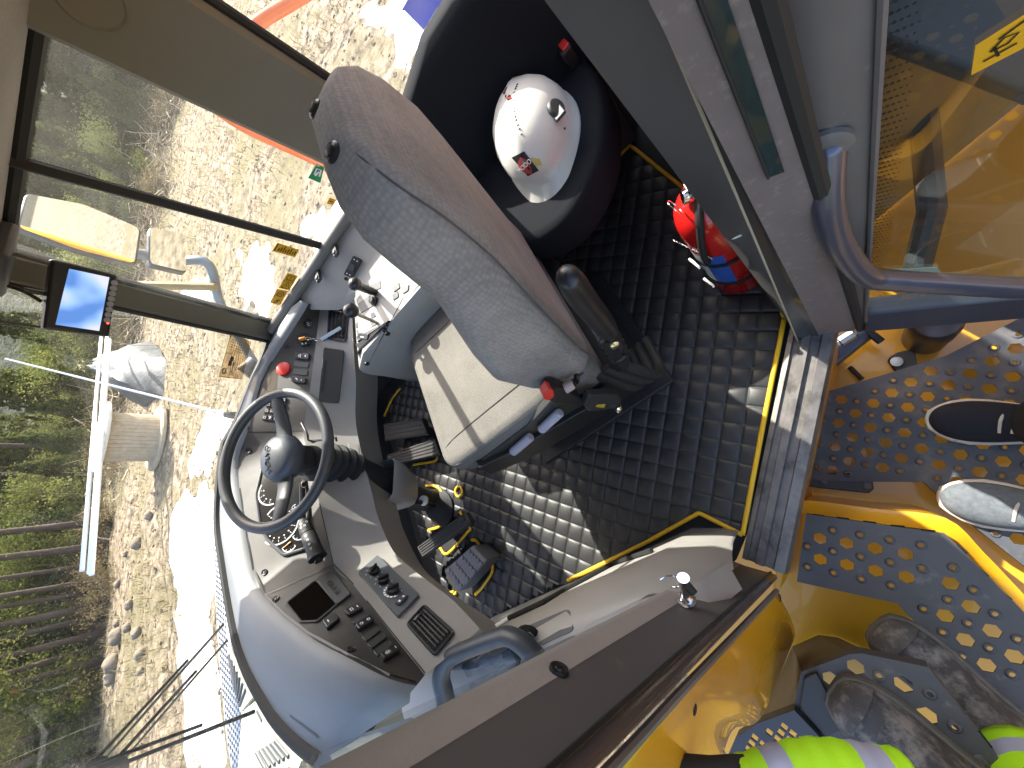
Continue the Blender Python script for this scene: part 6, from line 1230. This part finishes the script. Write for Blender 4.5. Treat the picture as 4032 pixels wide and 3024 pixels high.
def trunkb(h_, r_, rr_, bend=.15, branches=10, z0=.3):
    b = B(); pth = [V((bend * math.sin(t * 2.1) * t, bend * math.cos(t * 1.7 + 1) * t - bend * .54 * t, h_ * t)) for t in [i / 8 for i in range(9)]]; b.tube(pth, [r_ * (1.25 if i == 0 else 1 - .75 * i / 8) for i in range(9)], 9)
    for k in range(branches):
        t = z0 + (1 - z0) * rr_.random(); i = min(int(t * 8), 7); p = pth[i].lerp(pth[i + 1], t * 8 - i); a = rr_.random() * 6.283; L = h_ * .12 * (1.3 - t); b.tube([p, p + V((math.cos(a), math.sin(a), .1)) * L * .6, p + V((math.cos(a), math.sin(a), .25)) * L], [r_ * .22, r_ * .12, r_ * .04], 5)
    return b
rr_ = random.Random(5)
PROTO = {}
def proto(key, tb, cb, tm, cm):
    me = []
    for nm, bb, m_ in (('trunk', tb, tm), ('crown', cb, cm)):
        m2 = bpy.data.meshes.new(key + '_' + nm); m2.from_pydata([tuple(p) for p in bb.v], [], bb.f); m2.materials.append(m_)
        if nm == 'trunk': m2.polygons.foreach_set('use_smooth', [True] * len(m2.polygons))
        me.append(m2)
    PROTO[key] = me
cb, _ = crown_round(8.5, 14, 1.7, 2600, rr_, .16); proto('pine', trunkb(15, .15, rr_, .25, 14, .45), cb, M_bark, M_leafd)
cb, _ = crown_round(9, 15, 1.5, 2200, rr_, .16); proto('pine2', trunkb(16, .11, rr_, -.3, 12, .5), cb, M_bark, M_leafd)
proto('spruce', trunkb(6, .07, rr_, .05, 6, .1), crown_spruce(6, 1.5, 5200, rr_, .085), M_bark, M_leafd)
proto('spruce2', trunkb(3.2, .04, rr_, .05, 4, .1), crown_spruce(3.2, 1.05, 3600, rr_, .06), M_bark, M_leafd)
cb, _ = crown_round(.4, 3.2, 1.3, 3200, rr_, .07); proto('shrub', trunkb(3.2, .035, rr_, .3, 16, .15), cb, M_bark2, M_leafy)
cb, _ = crown_round(.15, 1.1, 1.1, 1500, rr_, .06); proto('bramble', trunkb(1.2, .02, rr_, .3, 12, .1), cb, M_bark2, M_leafb)
NAMES = {'pine': ('pine_tree', 'tree'), 'pine2': ('pine_tree', 'tree'), 'spruce': ('spruce_tree', 'tree'), 'spruce2': ('young_spruce', 'tree'), 'shrub': ('leafy_shrub', 'shrub'), 'bramble': ('dry_bush', 'bush')}
LABS = {'pine': ('tall dark straight pine trunk standing in the forest beyond the windscreen', 'pines beyond the windscreen'), 'pine2': ('tall dark straight pine trunk standing in the forest beyond the windscreen', 'pines beyond the windscreen'),
        'spruce': ('dark green spruce in the dense forest wall beyond the cleared ground', 'spruces of the forest wall'), 'spruce2': ('young dark green spruce at the edge of the cleared ground', 'young spruces at the clearing edge'),
        'shrub': ('light green leafy shrub growing between the forest trees', 'light green shrubs under the trees'), 'bramble': ('low dry brownish bush at the foot of the forest', 'dry bushes at the forest foot')}
def plant(key, x, y, s_=1.0, sz=None, lab=None):
    nm, cat_ = NAMES[key]; lab = lab or LABS[key]; t = thing(nm, lab[0], cat_, (x, y, gh_(x, y) - .05), lab[1]); t.rotation_euler = (rr_.gauss(0, .02), rr_.gauss(0, .02), rr_.random() * 6.283); t.scale = (s_, s_, sz or s_)
    for nm2, me in zip(('trunk', 'crown'), PROTO[key]): o = bpy.data.objects.new(nm2, me); COL.objects.link(o); o.parent = t
    return t
PN = sorted(((2052, 432, 0), (2147, 430, 0), (2215, 428, 1), (2280, 430, 1), (2318, 420, 1), (2380, 418, 0), (2420, 415, 1), (2490, 412, 0), (2545, 405, 1), (2600, 405, 0), (1960, 395, 1), (1860, 385, 1), (2700, 400, 0), (2800, 392, 1), (2890, 395, 0), (2120, 380, 1), (2340, 376, 0), (1760, 380, 0), (2960, 380, 1)), key=lambda q: -q[0])
for i, (py, px, k_) in enumerate(PN):
    p = g(px, py); plant('pine' if k_ == 0 else 'pine2', p.x, p.y, rr_.uniform(.75, 1.05), lab=('tall dark pine trunk beyond the windscreen, %s from the lower edge of the photo' % ORD[i], 'pines beyond the windscreen'))
WHERE = {'a': 'behind the pine trunks beyond the windscreen', 'b': 'beyond the cable drum and wing mirrors', 'c': 'beyond the orange handrail and right window'}
KIND = {'spruce': ('dark green spruce', 'spruces'), 'spruce2': ('young bushy spruce', 'young spruces'), 'shrub': ('light green leafy shrub', 'light green shrubs'), 'bramble': ('low dry brownish bush', 'dry bushes')}
def strip(key, n_, x0, x1, y0, y1, smin, smax, wh):
    for _ in range(n_): t = rr_.random(); plant(key, x0 + (x1 - x0) * t + rr_.gauss(0, .7), y0 + (y1 - y0) * t + rr_.gauss(0, .9), rr_.uniform(smin, smax), lab=(KIND[key][0] + ' ' + WHERE[wh], KIND[key][1] + ' ' + WHERE[wh]))
strip('shrub', 26, -2, 13, 22.6, 27, .7, 1.3, 'a'); strip('spruce2', 10, -3, 12, 24, 27, .7, 1.2, 'a'); strip('spruce', 16, -4, 16, 28, 34, .8, 1.5, 'a'); strip('bramble', 14, -2, 14, 22.2, 24, .6, 1.0, 'a')
strip('spruce', 34, 14, 40, 34, 18, .9, 1.5, 'b'); strip('spruce2', 16, 13, 32, 27, 17, .7, 1.3, 'b'); strip('shrub', 20, 13, 34, 28, 16, .6, 1.1, 'b'); strip('bramble', 20, 12, 30, 24, 14, .5, 1.0, 'b')
strip('spruce', 14, 10, 27, 37, 31, 1.0, 1.5, 'b'); strip('spruce', 14, 32, 45, 31, 19, 1.0, 1.5, 'c'); strip('spruce', 36, 37, 45, 20, -4, .9, 1.5, 'c'); strip('shrub', 16, 33, 40, 15, -2, .7, 1.2, 'c'); strip('spruce2', 10, 32, 38, 15, 0, .8, 1.3, 'c'); strip('bramble', 14, 29, 35, 13, -2, .6, 1.0, 'c')
# slash: heaps of cut branches at the clearing edge
b = B(); r2 = random.Random(21)
for i in range(1500):
    t = r2.random(); x, y = (11 + 24 * t + r2.gauss(0, 1.6), 24.5 - 12 * t + r2.gauss(0, 2.0)); z = gh_(x, y) + abs(r2.gauss(0, .35)); a = r2.random() * 6.283; e_ = r2.gauss(0, .35) + (.7 if r2.random() < .2 else 0); L = .3 + 1.5 * r2.random() ** 2; d = V((math.cos(a) * math.cos(e_), math.sin(a) * math.cos(e_), math.sin(e_))); p = V((x, y, z)); k_ = V((r2.gauss(0, .15), r2.gauss(0, .15), r2.gauss(0, .15))) * L
    b.tube([p, p + d * L * .5 + k_, p + d * L], [.018 + .02 * r2.random(), .014, .005], 4)
o = obj('slash_branches', b, M_bark2, origin=(20, 18, ZG), smooth=0); tag(o, 'pale cut branches heaped along the forest edge on the right', 'branches', kind='stuff')
b = B()
for i in range(9000):
    a = rc.uniform(.05, 1.65); r_ = 12 + 22 * rc.random(); x, y = r_ * math.cos(a), r_ * math.sin(a); q = noise.noise(V((x * .22, y * .22, 4)))
    if q < -.05 and r_ < 26: continue
    p = V((x, y, gh_(x, y))); u = V((rc.gauss(0, 1), rc.gauss(0, 1), 0)).normalized(); h_ = .06 + .22 * rc.random(); b.add([p - u * .02, p + u * .02, p + V((rc.gauss(0, .08), rc.gauss(0, .08), h_))], [(0, 1, 2)])
o = obj('dry_grass', b, leafmat('dry_grass', (.17, .14, .07), (.42, .35, .19), .4), origin=(15, 15, ZG), smooth=0, recalc=False); tag(o, 'short dry grass tufts on the cleared ground', 'grass', kind='stuff')
# wooded hill closing the view
b = B(); rows = []
for k in range(7):
    t = k / 6; rows.append([V((r_ * math.cos(a), r_ * math.sin(a), ZG - .3 + 15 * math.sin(t * math.pi / 2) + 1.6 * noise.noise(V((a * 9, t * 3, 0))) * (t > 0) + .8 * noise.noise(V((a * 40, t * 8, 2))) * (t > 0))) for a in [R(-50 + 200 * i / 160) for i in range(161)] for r_ in [62 + 40 * t]])
b.loft(rows); struct('wooded_hill', b, mat('far_forest_green', (.005, .010, .002), .95, var2=(.028, .034, .008), vs=1.4, bump=.6, bs=1.2, bdist=.6), smooth=180, recalc=False)
